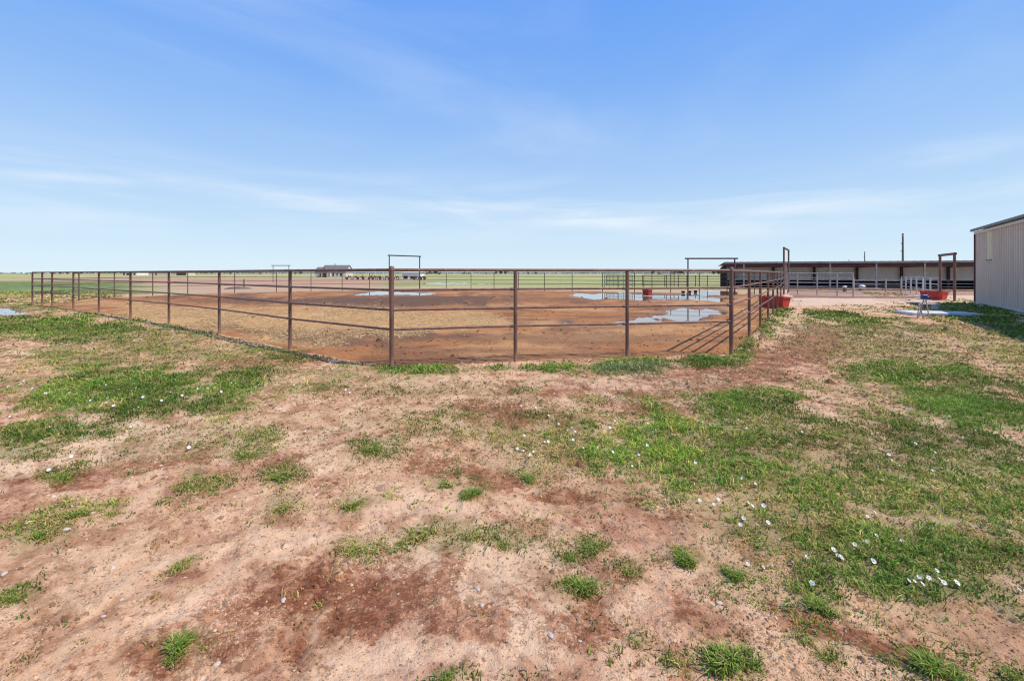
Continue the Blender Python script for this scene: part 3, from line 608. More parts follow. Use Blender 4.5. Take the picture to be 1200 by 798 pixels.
# ------------------------------------------------------------------ single weed tufts on the bare soil
def tuft_mesh(seed, n, rad, h, w, dry, olive, flat=1.0):
    r = np.random.default_rng(seed)
    nc_ = 5 + seed % 3; cr = rad * (0.28 if 5 < seed < 10 else 0.5) * np.sqrt(r.random(nc_)); ct = r.uniform(0, 2 * np.pi, nc_); kk = r.integers(0, nc_, n)
    x_ = cr[kk] * np.cos(ct[kk]) + r.normal(0, rad * (.36 if 5 < seed < 10 else .25), n); y_ = cr[kk] * np.sin(ct[kk]) + r.normal(0, rad * (.36 if 5 < seed < 10 else .25), n)
    rr = np.hypot(x_, y_); a = np.arctan2(y_, x_)
    wob = 1 + 0.35 * np.sin(a * 2 + seed) + 0.25 * np.sin(a * 3 + seed * 2)
    X, Y = rr * np.cos(a) * wob, rr * np.sin(a) * wob * 0.8
    c = grass_colour(r, n, dry, olive)
    hh = h * r.uniform(.4, 1.2, n) * np.clip(1.15 - 0.55 * rr / rad, .3, 1.2); ww = w * r.uniform(.6, 1.3, n)
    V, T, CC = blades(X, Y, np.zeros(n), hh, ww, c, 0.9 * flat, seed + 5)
    # lean outwards
    V = V.reshape(n, 5, 3); o = np.stack([np.cos(a), np.sin(a)], 1) * (hh * 0.55 * (rr / rad))[:, None]
    V[:, 2:4, :2] += 0.4 * o[:, None]; V[:, 4, :2] += o
    ob = npmesh('grass_tuft', V.reshape(-1, 3), T, 3, M['grass'], CC)
    me = ob.data; bpy.data.objects.remove(ob); return me
TM = {'round': [tuft_mesh(s, 620, .16, .085, .0052, .14, .45, 1.3) for s in (1, 2, 10)], 'low': [tuft_mesh(s, 340, .17, .05, .005, .2, .5, 1.4) for s in (3, 4, 5)], 'wispy': [tuft_mesh(s, 120, .17, .07, .004, .25, .4, 1.3) for s in (6, 7)], 'olive': [tuft_mesh(s, 260, .19, .04, .0048, .45, .6, 1.5) for s in (8, 9)]}
for i, (x, y, wpx, kind, lab) in enumerate(TUFTS):
    X, Y = gp(x, y); sz = wpx / F * Y / 0.36
    o = bpy.data.objects.new('grass_tuft', TM[kind][i % len(TM[kind])]); C.objects.link(o)
    o.location = (X, Y, zat(X, Y)); o.rotation_euler = (0, 0, i * 1.7); o.scale = (sz, sz, sz * (1.0 if sz < 1.2 else 0.9))
    tag(o, lab, 'grass tuft', 'single weed tufts on the bare soil')

# ------------------------------------------------------------------ white wildflowers
def petal_mb(cup=0.5, seed=0):
    b = MB(); rr = random.Random(seed); n = 20
    prof = [(0.15, 0.0), (0.5, 0.12 * cup), (0.85, 0.36 * cup), (1.0, 0.5 * cup)]
    vs = []
    for k, (r, z) in enumerate(prof):
        for i in range(n):
            t = 2 * math.pi * i / n; notch = 1 - (0.13 * (k / 3)) * (0.5 + 0.5 * math.cos(5 * t + 1)) * rr.uniform(.6, 1.4)
            vs.append((r * notch * math.cos(t), r * notch * math.sin(t), z + rr.uniform(-.03, .03) * k))
    fs = [(l * n + i, l * n + (i + 1) % n, l * n + n + (i + 1) % n, l * n + n + i) for l in range(3) for i in range(n)]
    fs.append(tuple(range(n))); b.add(vs, fs, True); return b
def flower_full(label, group):
    t = thing('white_flower', label, 'flower', group=group)
    b = petal_mb(0.55, 3); b.v = [(x * .02, y * .02, z * .02) for x, y, z in b.v]
    R = Matrix.Rotation(math.radians(38), 3, 'X')
    b.v = [tuple(R @ Vector(p) + Vector((0, 0, .034))) for p in b.v]
    b.build('petals', M['petal'], t)
    e = MB(); e.lathe([(0.0001, .0075), (.0025, .007), (.003, .003), (.002, 0)], n=8); e.v = [tuple(R @ Vector(p) + Vector((0, 0, .034))) for p in e.v]
    e.build('flower_centre', M['flower_eye'], t)
    s = MB(); s.tube((0, .012, -.01), (0, .004, .016), .0018, n=6); s.tube((0, .004, .016), (0, 0, .034), .0018, .0022, n=6); s.build('stem', M['stem'], t)
    return t
def flower_small():
    b = petal_mb(0.5, 5); R = Matrix.Rotation(math.radians(40), 3, 'X')
    b.v = [tuple(R @ Vector((x * .021, y * .021, z * .021)) + Vector((0, 0, .03))) for x, y, z in b.v]
    b.tube((0, .01, -.01), (0, 0, .03), .002, n=5)
    o = b.build('white_flower', M['petal']); me = o.data; bpy.data.objects.remove(o); return me
near = [(1016.7, 604.7, 'white flower at the upper right among foreground grass, left of a dry stalk'), (1025, 600, 'white flower beside the dry stalk, upper of two'), (1026.7, 628.7, 'cream flower below the dry stalk on open soil'), (1001.7, 639.7, 'small white flower left of a close pair, above the main tuft'), (1016.7, 637.3, 'small white flower just right of another at the soil edge'), (1056.7, 634, 'white flower alone above the long cluster at the lower right'),
        (976.7, 647.3, 'upper flower of a diagonal string of three white flowers'), (981.7, 651.3, 'middle flower of a diagonal string of three white flowers'), (985.5, 655.2, 'lower flower of a diagonal string of three white flowers'), (945, 654, 'small white flower left of the diagonal string of three'), (929, 659.7, 'pale flower on bare soil left of the grass edge'), (894.3, 664.7, 'large white flower lying tilted on bare dirt right of the pointed tuft'), (876.7, 659.7, 'faded white flower touching the small pointed tuft'), (1023.3, 660.7, 'single white flower between the string of three and the long cluster'), (951.7, 684.7, 'white ring-shaped flower on the bushy lower tuft'),
        (1065, 684, 'leftmost flower of the long white cluster at the lower right'), (1071.5, 684.5, 'second flower from the left in the long white cluster'), (1077, 680, 'third flower, a little raised, in the long white cluster'), (1081, 689, 'lowest flower of the long white cluster'), (1088, 682, 'middle flower of the long white cluster'), (1097.7, 675, 'topmost oval flower standing above the long white cluster'), (1101.7, 685, 'fourth flower from the right in the long white cluster'), (1106, 688, 'third flower from the right in the long white cluster'), (1121, 690, 'rightmost flower trailing off the long white cluster'),
        (1194.3, 696.3, 'white flower at the right picture edge in low grass'), (888.3, 616.3, 'white flower left of its twin on the dark grass at centre right'), (900, 614.7, 'white flower right of its twin on the dark grass at centre right'), (867.7, 616.3, 'white flower left of the twin flowers on dark grass'), (871.7, 608, 'white flower above and left of the twin flowers')]
proto = None
for i, (x, y, lab) in enumerate(near):
    X, Y = gp(x, y + 4); rz = random.uniform(-1.1, 1.1) + 0.5; s = random.uniform(0.52, 0.85)
    if proto is None: t = proto = flower_full(lab, 'white wildflowers'); t.location = (X, Y, zat(X, Y)); t.rotation_euler = (0, 0, rz)
    else: t = dup(proto, (X, Y, zat(X, Y)), rz, lab)
    t.scale = (s, s, s)
fm = flower_small()
ZB = [(85, 158), (15, 172), (30, 180), (333, 218), (326, 222), (600, 228), (632, 225), (685, 238), (728, 265), (765, 297), (797, 318), (812, 310), (822, 325), (815, 352), (643, 340), (715, 360), (727, 360), (620, 388), (640, 388), (675, 392), (665, 410), (850, 383), (903, 378), (930, 383), (955, 398), (890, 398), (945, 310), (962, 283), (1107, 320), (1075, 375), (1045, 408), (1022, 448), (1080, 290), (1052, 362)]
ZA = [(30, 160), (70, 155), (85, 142), (115, 170), (160, 190), (245, 188), (300, 165), (372, 158), (478, 168), (545, 168), (600, 182), (628, 177), (645, 145), (665, 160), (695, 172), (710, 188), (730, 172), (778, 182), (830, 152), (815, 150), (885, 183), (910, 157), (890, 153), (380, 205), (395, 202), (375, 222), (400, 232), (318, 215), (307, 215), (568, 218), (502, 205), (470, 247), (487, 238), (205, 252), (122, 255), (258, 293), (440, 262), (498, 300), (460, 305), (190, 198), (228, 203), (735, 197), (640, 200), (1035, 158), (1052, 160), (935, 225), (990, 238), (1000, 245), (288, 345), (45, 380), (250, 410), (665, 382), (1075, 320), (35, 272), (172, 460), (705, 165)]
ZC = [(70, 287), (145, 322), (92, 347), (225, 305), (307, 345), (398, 328), (420, 325), (938, 272), (1032, 318), (1102, 312), (985, 345), (818, 370), (887, 397), (735, 425), (760, 440), (880, 458), (45, 440), (255, 515), (725, 408), (60, 572), (125, 567), (110, 583), (230, 580), (245, 592), (285, 592), (700, 495), (210, 490)]
for lst, ox, lab, grp in ((ZA, 0, 'tiny white wildflower in the green patch on the left of the yard', 'white wildflowers on the left'), (ZB, 400, 'tiny white wildflower in the sparse weeds left of the central grass', 'white wildflowers in the centre'), (ZC, 800, 'tiny white wildflower scattered in the grass on the right of the yard', 'white wildflowers on the right')):
    for q, (zx, zy) in enumerate(lst):
        X, Y = gp(ox + zx / 3, 400 + zy / 3 + 1.5)
        o = bpy.data.objects.new('white_flower', fm); C.objects.link(o); s = random.uniform(.5, .9) * (1.05 if ox == 0 else .88)
        o.location = (X, Y, zat(X, Y) + 0.006); o.rotation_euler = (0, 0, random.uniform(-1.2, 1.2)); o.scale = (s, s, s)
        tag(o, lab, 'flower', grp)

# pale stones on the soil
def stone_mesh(seed):
    r = random.Random(seed); b = MB(); n = 9
    prof = [(0.02, 0.62), (.55, .55), (.9, .3), (1.0, .05), (.85, -.25)]
    b.lathe(prof, n=n); b.v = [(x * r.uniform(.8, 1.2), y * r.uniform(.7, 1.1) * .8, z * r.uniform(.8, 1.2)) for x, y, z in b.v]
    o = b.build('stone', M['rock']); me = o.data; bpy.data.objects.remove(o); return me
SM = [stone_mesh(s) for s in range(4)]
STONES = [(78, 621, 9, 'white stone beside the dark low weed mat on the left'), (332, 701, 9, 'flat pale stone on the lower left dirt, alone'), (254, 776, 9, 'pale stone below the lone upright weed tuft'), (121, 719, 6, 'pale pebble left of the lone upright weed tuft'), (5, 673, 8, 'pale stone at the left picture edge'), (143, 702, 5, 'small pebble above and left of the upright weed tuft'),
          (843, 706, 9, 'light stone on bare soil above the large round tuft'), (560, 693, 6, 'small pinkish pebble in the central foreground'), (565, 710, 6, 'pebble below another in the central foreground'), (680, 751, 5, 'pale pebble at the bottom centre right'), (1145, 357.5, 7, 'grey rock against the corner of the metal building'), (1150, 359.5, 8, 'larger grey rock against the wall of the metal building'), (1137, 357.5, 6, 'small grey rock left of the metal building corner'), (645, 745, 9, 'dark clod of earth in the bottom centre')]
for i, (x, y, wpx, lab) in enumerate(STONES):
    X, Y = gp(x, y); s = wpx / F * Y / 2
    o = bpy.data.objects.new('stone', SM[i % 4]); C.objects.link(o); o.location = (X, Y, zat(X, Y)); o.scale = (s, s, s * .8); o.rotation_euler = (0, 0, i * 2.1); tag(o, lab, 'stone')

# ------------------------------------------------------------------ corral fence
def rail(pts, z, r, name, mat, parent, origin, extend=0.0):
    b = MB()
    P = [Vector((x - origin[0], y - origin[1], z)) for x, y in pts]
    for a, c in zip(P[:-1], P[1:]): b.tube(a, c, r, n=12, cap=True)
    return b.build(name, mat, parent)
O = gp(459, 431.2)
cor = thing('corral_fence', 'rusty brown four-rail pipe fence all round the muddy corral', 'fence', (O[0], O[1], 0))
def post(parent, mat, x, y, h, r, origin, cap=False):
    b = MB(); b.tube((0, 0, -0.15), (0, 0, h), r, n=14)
    if cap: b.lathe([(r * 1.12, h - .05), (r * 1.12, h + .012), (r * .75, h + .03), (0.001, h + .036)], n=14)
    return b.build('post', mat, parent, (x - origin[0], y - origin[1], 0))
done = set()
for li, (lst, r) in enumerate(((left_posts, .037), (front_posts, .037), (right_posts, .037), (back_posts, .034))):
    for k, (x, y) in enumerate(lst):
        key = (round(x, 2), round(y, 2))
        if key in done: continue
        done.add(key)
        corner = (li in (0, 1) and k == 0) or (li == 1 and k == 3)
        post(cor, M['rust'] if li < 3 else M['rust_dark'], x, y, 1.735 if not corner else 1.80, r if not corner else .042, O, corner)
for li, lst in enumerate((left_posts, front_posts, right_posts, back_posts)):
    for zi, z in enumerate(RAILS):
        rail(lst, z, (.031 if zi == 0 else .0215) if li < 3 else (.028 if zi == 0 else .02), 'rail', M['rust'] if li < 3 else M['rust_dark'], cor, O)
for k in (1, 2, 3):          # welded collars where the front rails meet a post
    x, y = front_posts[k]; x0, y0 = front_posts[k - 1]; d = Vector((x0 - x, y0 - y)).normalized()
    for z in RAILS[1:]:
        b = MB(); b.tube((d.x * .03, d.y * .03, z), (d.x * .10, d.y * .10, z), .03, n=10)
        b.build('rail_collar', M['rust_dark'], cor, (x - O[0], y - O[1], 0))

# tall pipe gateways
def gateway(a, c, h, r, label, mat, over=0.08, h2=None):
    h2 = h if h2 is None else h2
    t = thing('gateway', label, 'gateway', (a[0], a[1], 0))
    d = Vector((c[0] - a[0], c[1] - a[1])); u = d.normalized()
    for p, hh in (((0, 0), h), ((d.x, d.y), h2)):
        b = MB(); b.tube((0, 0, -.2), (0, 0, hh), r, n=12); b.build('post', mat, t, (p[0], p[1], 0))
    b = MB(); b.tube((-u.x * over, -u.y * over, h), (d.x + u.x * over, d.y + u.y * over, h2), r * 1.15, n=12); b.build('crossbar', mat, t)
    return t
def near_(p, q, f=0.16): return (p[0] + q[0] * f, p[1] + q[1] * f)
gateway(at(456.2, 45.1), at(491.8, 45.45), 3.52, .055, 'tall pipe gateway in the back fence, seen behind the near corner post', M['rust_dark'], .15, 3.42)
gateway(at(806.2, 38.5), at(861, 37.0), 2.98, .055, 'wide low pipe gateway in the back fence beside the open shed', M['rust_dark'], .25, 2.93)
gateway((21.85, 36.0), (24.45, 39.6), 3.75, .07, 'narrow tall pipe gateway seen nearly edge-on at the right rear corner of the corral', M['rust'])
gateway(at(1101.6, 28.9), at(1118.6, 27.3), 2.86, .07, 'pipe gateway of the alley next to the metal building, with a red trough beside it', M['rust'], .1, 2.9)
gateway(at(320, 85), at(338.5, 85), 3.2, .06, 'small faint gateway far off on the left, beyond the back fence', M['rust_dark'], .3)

# ------------------------------------------------------------------ other fences of the yard
def fence_run(pts, hs, h, r, rr, label, mat, name='pipe_fence', group=None, top_r=None):
    o0 = pts[0]; t = thing(name, label, 'fence', (o0[0], o0[1], 0), group=group)
    for x, y in pts: post(t, mat, x, y, h, r, o0)
    for i, z in enumerate(hs): rail(pts, z, (top_r or rr) if i == 0 else rr, 'rail', mat, t, o0)
    return t
fence_run([at(923, 36.6), at(934.5, 36.0), at(957.5, 34.9), at(981, 33.6), at(999.8, 32.5)], (1.72, 1.36, 1.0, .64, .3), 1.74, .04, .022, 'grey pipe fence with five rails running from the edge-on gateway towards the yard', M['steel'], top_r=.035)
fence_run([(28.2 + .57 * s, 29.6 + .82 * s) for s in (0, 2.9, 5.8, 8.7, 11.6, 14.5, 17.2)], (1.40, .95, .5), 1.42, .05, .022, 'receding pale pipe fence between the alley gateway and the shed', M['galv'])
fence_run([at(1000.5, 41.0), at(1038, 40.4), at(1056, 40.0)], (1.05, .7, .35), 1.25, .06, .025, 'low grey rail fence before the middle of the shed', M['steel'])
fence_run([at(711, 62), at(753, 60), at(779, 59), at(790, 58.4), at(815, 58), at(829, 57.5), at(850, 57)], (1.36, 1.0, .65, .3), 1.45, .05, .03, 'farther pen fence of dark rails behind the corral, left of the shed', M['rust_dark'])
fence_run([at(754.5, 52), at(764, 52), at(781, 52), at(795, 52), at(805, 52)], (1.5, 1.1, .7, .35), 1.52, .045, .028, 'dark portable panel pen behind the red trough in the corral', M['rust_dark'], 'panel_fence')
# green gates
def panel_gate(p, q, h, label, mat):
    t = thing('gate', label, 'gate', (p[0], p[1], 0)); d = Vector((q[0] - p[0], q[1] - p[1], 0))
    b = MB()
    for s in (0, 1): b.tube(d * s + Vector((0, 0, .1)), d * s + Vector((0, 0, h)), .03, n=8)
    b.tube(Vector((0, 0, h)), d + Vector((0, 0, h)), .03, n=8); b.build('gate_frame', mat, t)
    for k in range(5):
        z = .12 + (h - .12) * k / 5; b = MB(); b.tube(Vector((0, 0, z)), d + Vector((0, 0, z)), .03, n=8); b.build('gate_bar', mat, t)
    for s in (.35, .65): b = MB(); b.tube(d * s + Vector((0, 0, .1)), d * s + Vector((0, 0, h)), .025, n=8); b.build('brace', mat, t)
panel_gate(at(708.5, 50), at(724, 50), 1.55, 'green barred gate, left of a pair, beyond the back of the corral', M['green_paint'])
panel_gate(at(725, 50.2), at(741, 50.6), 1.55, 'green barred gate, right of a pair, beyond the back of the corral', M['green_paint'])

# ------------------------------------------------------------------ red feed troughs
def trough(label, loc, rotz):
    t = thing('feed_trough', label, 'trough', loc, rotz, 'red feed troughs')
    # long axis = local x ; flared tub
    L0, W0, L1, W1, H = .62, .22, .74, .33, .58
    b = MB(); lv = [(L0, W0, 0.0), (L1 * .97, W1 * .94, H * .9), (L1, W1, H), (L1 - .045, W1 - .045, H), (L0 - .03, W0 - .03, .14)]
    vs = [(sx * l, sy * w, z) for l, w, z in lv for sx, sy in ((-1, -1), (1, -1), (1, 1), (-1, 1))]
    fs = [(k * 4 + i, k * 4 + (i + 1) % 4, k * 4 + 4 + (i + 1) % 4, k * 4 + 4 + i) for k in range(4) for i in range(4)] + [(3, 2, 1, 0), (16, 17, 18, 19)]
    b.add(vs, fs); b.build('tub', M['red'], t)
    b = MB()
    for s in (-1, 1):
        b.box((0, s * (W1 + .012), H - .02), (2 * L1 + .1, .05, .05), bev=.008); b.box((s * (L1 + .012), 0, H - .018), (.05, 2 * W1 - .03, .05), bev=.008)
    b.build('rim', M['red'], t)
    b = MB(); b.box((0, 0, .27), (1.2, .44, .1)); b.build('feed', M['feed'], t)
    for s in (-.36, .36):
        b = MB()
        for q in (-1, 1): b.add([(s - .03, q * (W0 + .003), .02), (s + .03, q * (W0 + .003), .02), (s + .03, q * (W1 * .95 + .012), H * .88), (s - .03, q * (W1 * .95 + .012), H * .88), (s - .03, q * (W0 + .03), .02), (s + .03, q * (W0 + .03), .02), (s + .03, q * (W1 * .95 + .035), H * .88), (s - .03, q * (W1 * .95 + .035), H * .88)], [(0, 1, 2, 3), (7, 6, 5, 4), (0, 4, 5, 1), (1, 5, 6, 2), (2, 6, 7, 3), (3, 7, 4, 0)])
        b.build('rib', M['red'], t)
    return t
tr0 = trough('red feed trough under the right fence of the corral, nearest of three', (*at(908.3, 22.35), zat(*at(908.3, 22.35))), math.radians(112)); tr0.scale = (.88, .86, .98)
dup(tr0, (*at(1094.5, 29.2), 0.0), math.radians(105), 'red feed trough beside the alley gateway near the metal building', (.9, .9, .95))
dup(tr0, (*at(758.5, 35.4), -.03), math.radians(112), 'red feed trough far inside the corral between the puddles, farthest of three', (.52, .62, .78))

# ------------------------------------------------------------------ long open-front shed
def shed():
    t = thing('open_shed', 'long low open-front livestock shed with pale back wall and dark lower boards', 'shed')
    A = Vector((*at(851.5, 49.0), 0)); u = Vector((math.cos(math.radians(-15.5)), math.sin(math.radians(-15.5)), 0)); n = Vector((-u.y, u.x, 0))   # n away from camera
    t.location = A; L = 33.0; D = 3.6; hf, hb = 2.88, 2.50
    def P(s, d, z): return u * s + n * d + Vector((0, 0, z))
    # roof sheet with fascia
    b = MB(); N = 100
    vs = []
    for i in range(N + 1):
        s = -.3 + (L + .6) * i / N; rz = .035 if i % 2 else 0
        vs += [P(s, -.45, hf + .04 + rz), P(s, D + .3, hb + .04 + rz)]
    b.add(vs, [(2 * i, 2 * i + 2, 2 * i + 3, 2 * i + 1) for i in range(N)]); b.build('roof', M['roof_shed'], t)
    b = MB(); ang = math.radians(-15.5)
    c = P(L / 2, -.46, hf - .04); b.box(c, (L + .62, .03, .20), ang); b.build('fascia', M['roof_shed'], t)
    b = MB()
    for k, (d, z) in enumerate(((.02, hf - .30), (.5, hf - .22), (1.5, hf - .32), (2.6, hf - .42))):
        c = P(L / 2, d, z); b.box(c, (L, .1 if k else .12, .42 if k == 0 else .18), ang)
    b.build('purlin', M['purlin'], t)
    # back wall: corrugated sheets above, dark boards below
    b = MB(); N = 130; vs = []
    for i in range(N + 1):
        s = L * i / N; dd = D - .06 + (.05 if i % 4 in (1, 2) else 0)
        vs += [P(s, dd, .98), P(s, dd, hb - .02)]
    b.add(vs, [(2 * i, 2 * i + 2, 2 * i + 3, 2 * i + 1) for i in range(N)]); b.build('back_wall', M['shed_wall'], t)
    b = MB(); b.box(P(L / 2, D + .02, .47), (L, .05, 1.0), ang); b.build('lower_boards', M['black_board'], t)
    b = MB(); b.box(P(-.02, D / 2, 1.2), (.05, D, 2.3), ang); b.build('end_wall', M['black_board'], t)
    b = MB(); b.box(P(L / 2, D - .12, 1.0), (L, .04, .09), ang); b.build('trim_board', M['shed_wall'], t)
    posts = [1.7 + 4.05 * k for k in range(8)]
    for s in posts:
        b = MB(); q = P(s, 0.0, 0); b.box((q.x, q.y, hf / 2 - .1), (.15, .15, hf - .12), ang); b.build('front_post', M['steel'], t)
        b = MB(); q = P(s - .3, D - .25, 0); b.box((q.x, q.y, hb / 2), (.2, .2, hb), ang); b.build('rear_post', M['purlin'], t)
        b = MB(); p0 = P(s, 0, hf - .42); p1 = P(s - .3, D - .2, hb - .1); b.tube(p0, p1, .09, n=6); b.build('rafter', M['purlin'], t)
    for z in (1.02, .70, .38):
        b = MB(); b.box(P(L / 2, .14, z), (L - .2, .035, .05), ang); b.build('feed_rail', M['steel'], t)
    b = MB(); b.box(P(L / 2, -.3, .02), (L, .6, .3), ang, bev=.05); b.build('earth_bank', paint('trodden_earth', [(0.3, (0.20, 0.12, 0.08)), (0.5, (0.34, 0.21, 0.14)), (0.8, (0.45, 0.30, 0.2))], 2.5, .95, 0, .6, .05), t)
    b = MB(); b.box(P(L / 2, D - .5, .01), (L, D * .9, .05), ang); b.build('floor', M['rock'], t)
    return t
shed()

# small things in front of the shed
t = thing('mineral_feeder', 'white domed mineral feeder standing before the dark shed opening', 'feeder', (*at(1010, 44.0), 0))
b = MB(); b.lathe([(.001, .06), (.30, .06), (.34, .30), (.36, .5), (.33, .5), (.30, .32), (.001, .3)], n=18); b.build('tub', M['galv'], t)
b = MB(); b.lathe([(.44, .50), (.42, .56), (.30, .68), (.12, .74), (.001, .75)], n=18); b.build('lid', M['galv'], t); t.scale = (.75, .75, .8)
b = MB(); b.box((0, 0, .02), (.5, .5, .1), bev=.02); b.build('base', M['rubber'], t)
t = thing('salt_block', 'small white salt block on a stand by the pipe fence end', 'salt block', (*at(990, 41.5), 0))
b = MB(); b.box((0, 0, .44), (.26, .26, .24), bev=.03); b.build('block', M['white'], t)
b = MB(); b.box((0, 0, .16), (.22, .22, .32), bev=.01); b.build('stand', M['wood_pole'], t)
tubp = None
for x, y, lab in ((800.5, 343.2, 'black rubber feed tub, leftmost of three beyond the wide puddle'), (808.0, 343.0, 'black rubber feed tub in the middle of three beyond the wide puddle'), (815.0, 342.6, 'black rubber feed tub, rightmost of three beyond the wide puddle')):
    loc = (*gp(x, y), -.04)
    if tubp is None:
        tubp = thing('feed_tub', lab, 'tub', loc, group='black feed tubs')
        b = MB(); b.lathe([(.001, 0), (.20, 0), (.25, .22), (.27, .26), (.25, .26), (.19, .05), (.001, .05)], n=16); b.build('tub_body', M['rubber'], tubp)
        b = MB(); b.lathe([(.262, .245), (.285, .255), (.285, .285), (.25, .285), (.25, .265)], n=16); b.build('rim', M['rubber'], tubp); tubp.scale = (.62, .62, .7)
    else: dup(tubp, loc, 0, lab)

# old post in a heap of earth far inside the left of the yard
t = thing('old_post', 'lone short post standing in a dark earth heap beyond the back fence', 'post', (*at(286, 50), 0))
b = MB(); b.tube((0, 0, -.2), (0, 0, 1.05), .09, .08, n=10); b.build('shaft', M['wood_pole'], t)
b = MB(); b.lathe([(1.6, -.1), (1.2, .08), (.6, .22), (.1, .27), (.001, .27)], n=16); b.build('earth_heap', paint('dark_earth', [(0.3, (0.10, 0.07, 0.05)), (0.7, (0.2, 0.13, 0.09))], 2, .95, 0, .5, .03), t, (-.3, -.6, 0))

# A-frame stand with blue top, plinth and bench near the metal building
X, Y = at(1081.5, 16.75)
t = thing('pipe_stand', 'small metal A-frame stand with a blue head in front of the concrete slab', 'stand', (X, Y, 0))
for p, q in (((-.22, 0, -.02), (-.14, 0, .50)), ((.05, .03, -.02), (-.12, 0, .52)), ((.20, -.05, -.02), (.10, 0, .80)), ((.12, .32, -.02), (.07, .02, .80))):
    b = MB(); b.tube(p, q, .019, n=8); b.build('leg', M['steel'], t)
b = MB(); b.tube((-.15, 0, .50), (-.1, 0, .60), .02, n=8); b.tube((-.1, 0, .60), (.10, 0, .66), .02, n=8); b.build('bracket', M['galv'], t)
b = MB(); b.tube((-.06, 0, .80), (.20, 0, .80), .055, n=12); b.box((.05, 0, .865), (.20, .14, .07), bev=.015); b.tube((.2, 0, .8), (.2, -.1, .86), .015, n=6); b.build('head', M['blue'], t)
b = MB(); b.tube((-.35, .02, .74), (-.07, 0, .80), .016, n=8); b.build('handle', M['galv'], t)
X, Y = at(1098, 18.4)
sl = MB(); sl.box((0, 0, .04), (2.35, 1.25, .16), 0, bev=.02)
o = sl.build('concrete_slab', M['concrete'], None, (X, Y, 0), math.radians(-14)); tag(o, 'pale flat concrete slab on the grass beside the A-frame stand', 'slab')
X, Y = at(1089, 20.6); t = thing('low_bench', 'low white plank on a block in the shade behind the concrete slab', 'bench', (X, Y, 0), math.radians(-12))
b = MB(); b.box((0, 0, .30), (.72, .26, .05), bev=.008); b.build('plank', M['white'], t)
b = MB(); b.box((.20, 0, .13), (.14, .2, .29), bev=.01); b.build('block', M['concrete'], t)
b = MB(); b.box((-.22, 0, .13), (.12, .2, .29), bev=.01); b.build('block', M['wood_pole'], t)

# ------------------------------------------------------------------ metal building on the right
def building():
    A = Vector((26.35, 25.45, 0)); u = Vector((-.567, -.824, 0)); n = Vector((-.824, .567, 0))      # wall runs along u, faces n
    t = thing('metal_building', 'tall taupe ribbed metal building at the right edge with dark eave trim', 'building', A)
    L, W, H = 24.0, 14.0, 4.08
    def P(s, d, z): return u * s - n * d + Vector((0, 0, z))
    def wall(f, length, z0, z1, name):
        b = MB(); vs = []; k = 0; s = 0.0
        prof = []
        while s < length - .001:
            prof += [(s, 0), (min(s + .19, length), 0), (min(s + .215, length), .05), (min(s + .255, length), .05), (min(s + .28, length), 0)]; s += .305
        prof.append((length, 0))
        for s, o in prof: vs += [f(s, o, z0), f(s, o, z1(s))]
        b.add(vs, [(2 * i, 2 * i + 2, 2 * i + 3, 2 * i + 1) for i in range(len(prof) - 1)])
        return b.build(name, M['tan_siding'], t)
    wall(lambda s, o, z: P(s, -o, z), L, .06, lambda s: H, 'side_wall')
    gz = lambda s: H + (W / 2 - abs(s - W / 2)) * .08
    wall(lambda s, o, z: P(-o, s, z), W, .06, gz, 'rear_wall'); wall(lambda s, o, z: P(L + o, s, z), W, .06, gz, 'front_wall')
    wall(lambda s, o, z: P(s, W + o, z), L, .06, lambda s: H, 'far_wall')
    ang = math.atan2(u.y, u.x)
    b = MB(); vs = [P(-.06, -.2, H + .08), P(L + .06, -.2, H + .08), P(L + .06, W / 2, H + .08 + W / 2 * .08), P(-.06, W / 2, H + .08 + W / 2 * .08), P(L + .06, W + .2, H + .08), P(-.06, W + .2, H + .08)]
    vs2 = [v + Vector((0, 0, .05)) for v in vs]
    b.add(vs + vs2, [(0, 3, 2, 1), (3, 5, 4, 2), (6, 7, 8, 9), (9, 8, 10, 11), (0, 1, 7, 6), (4, 5, 11, 10), (1, 2, 8, 7), (2, 4, 10, 8), (3, 0, 6, 9), (5, 3, 9, 11)]); b.build('roof', M['roof_shed'], t)
    b = MB(); b.box(P(L / 2, -.165, H + .045), (L + .2, .12, .10), ang, bev=.012); b.build('eave_gutter', M['trim_dark'], t)
    b = MB(); b.box(P(L / 2, -.062, H - .10), (L, .035, .14), ang); b.build('eave_trim', M['trim_pale'], t)
    b = MB(); b.box(P(-.03, -.03, H / 2 - .02), (.085, .085, H + .02), ang); b.build('corner_trim', M['purlin'], t)
    b = MB(); b.box(P(L / 2, -.05, .035), (L, .10, .13), ang); b.build('base_trim', M['trim_pale'], t)
    # yellowed light panel, ribbed like the sheet it replaces
    b = MB(); pr = []; s = 2.13
    for k in range(3): pr += [(s, .012), (s + .19, .012), (s + .21, .05), (s + .26, .05), (s + .28, .012)]; s += .305
    vs = []
    for s, o in pr: vs += [P(s, -o, 2.42), P(s, -o, H - .18)]
    b.add(vs, [(2 * i, 2 * i + 2, 2 * i + 3, 2 * i + 1) for i in range(len(pr) - 1)]); b.build('light_panel', M['light_panel'], t)
    b = MB(); b.box(P(2.56, -.045, 2.40), (.92, .03, .04), ang); b.build('panel_edge', M['trim_dark'], t)
    b = MB()
    for k, z in enumerate((1.05, 2.1, 3.15)):
        s = .12
        while s < L:
            q = P(s, -.006, z); b.box((q.x, q.y, z), (.022, .014, .022), ang); s += .305
    b.build('screw_heads', M['trim_dark'], t)
building()

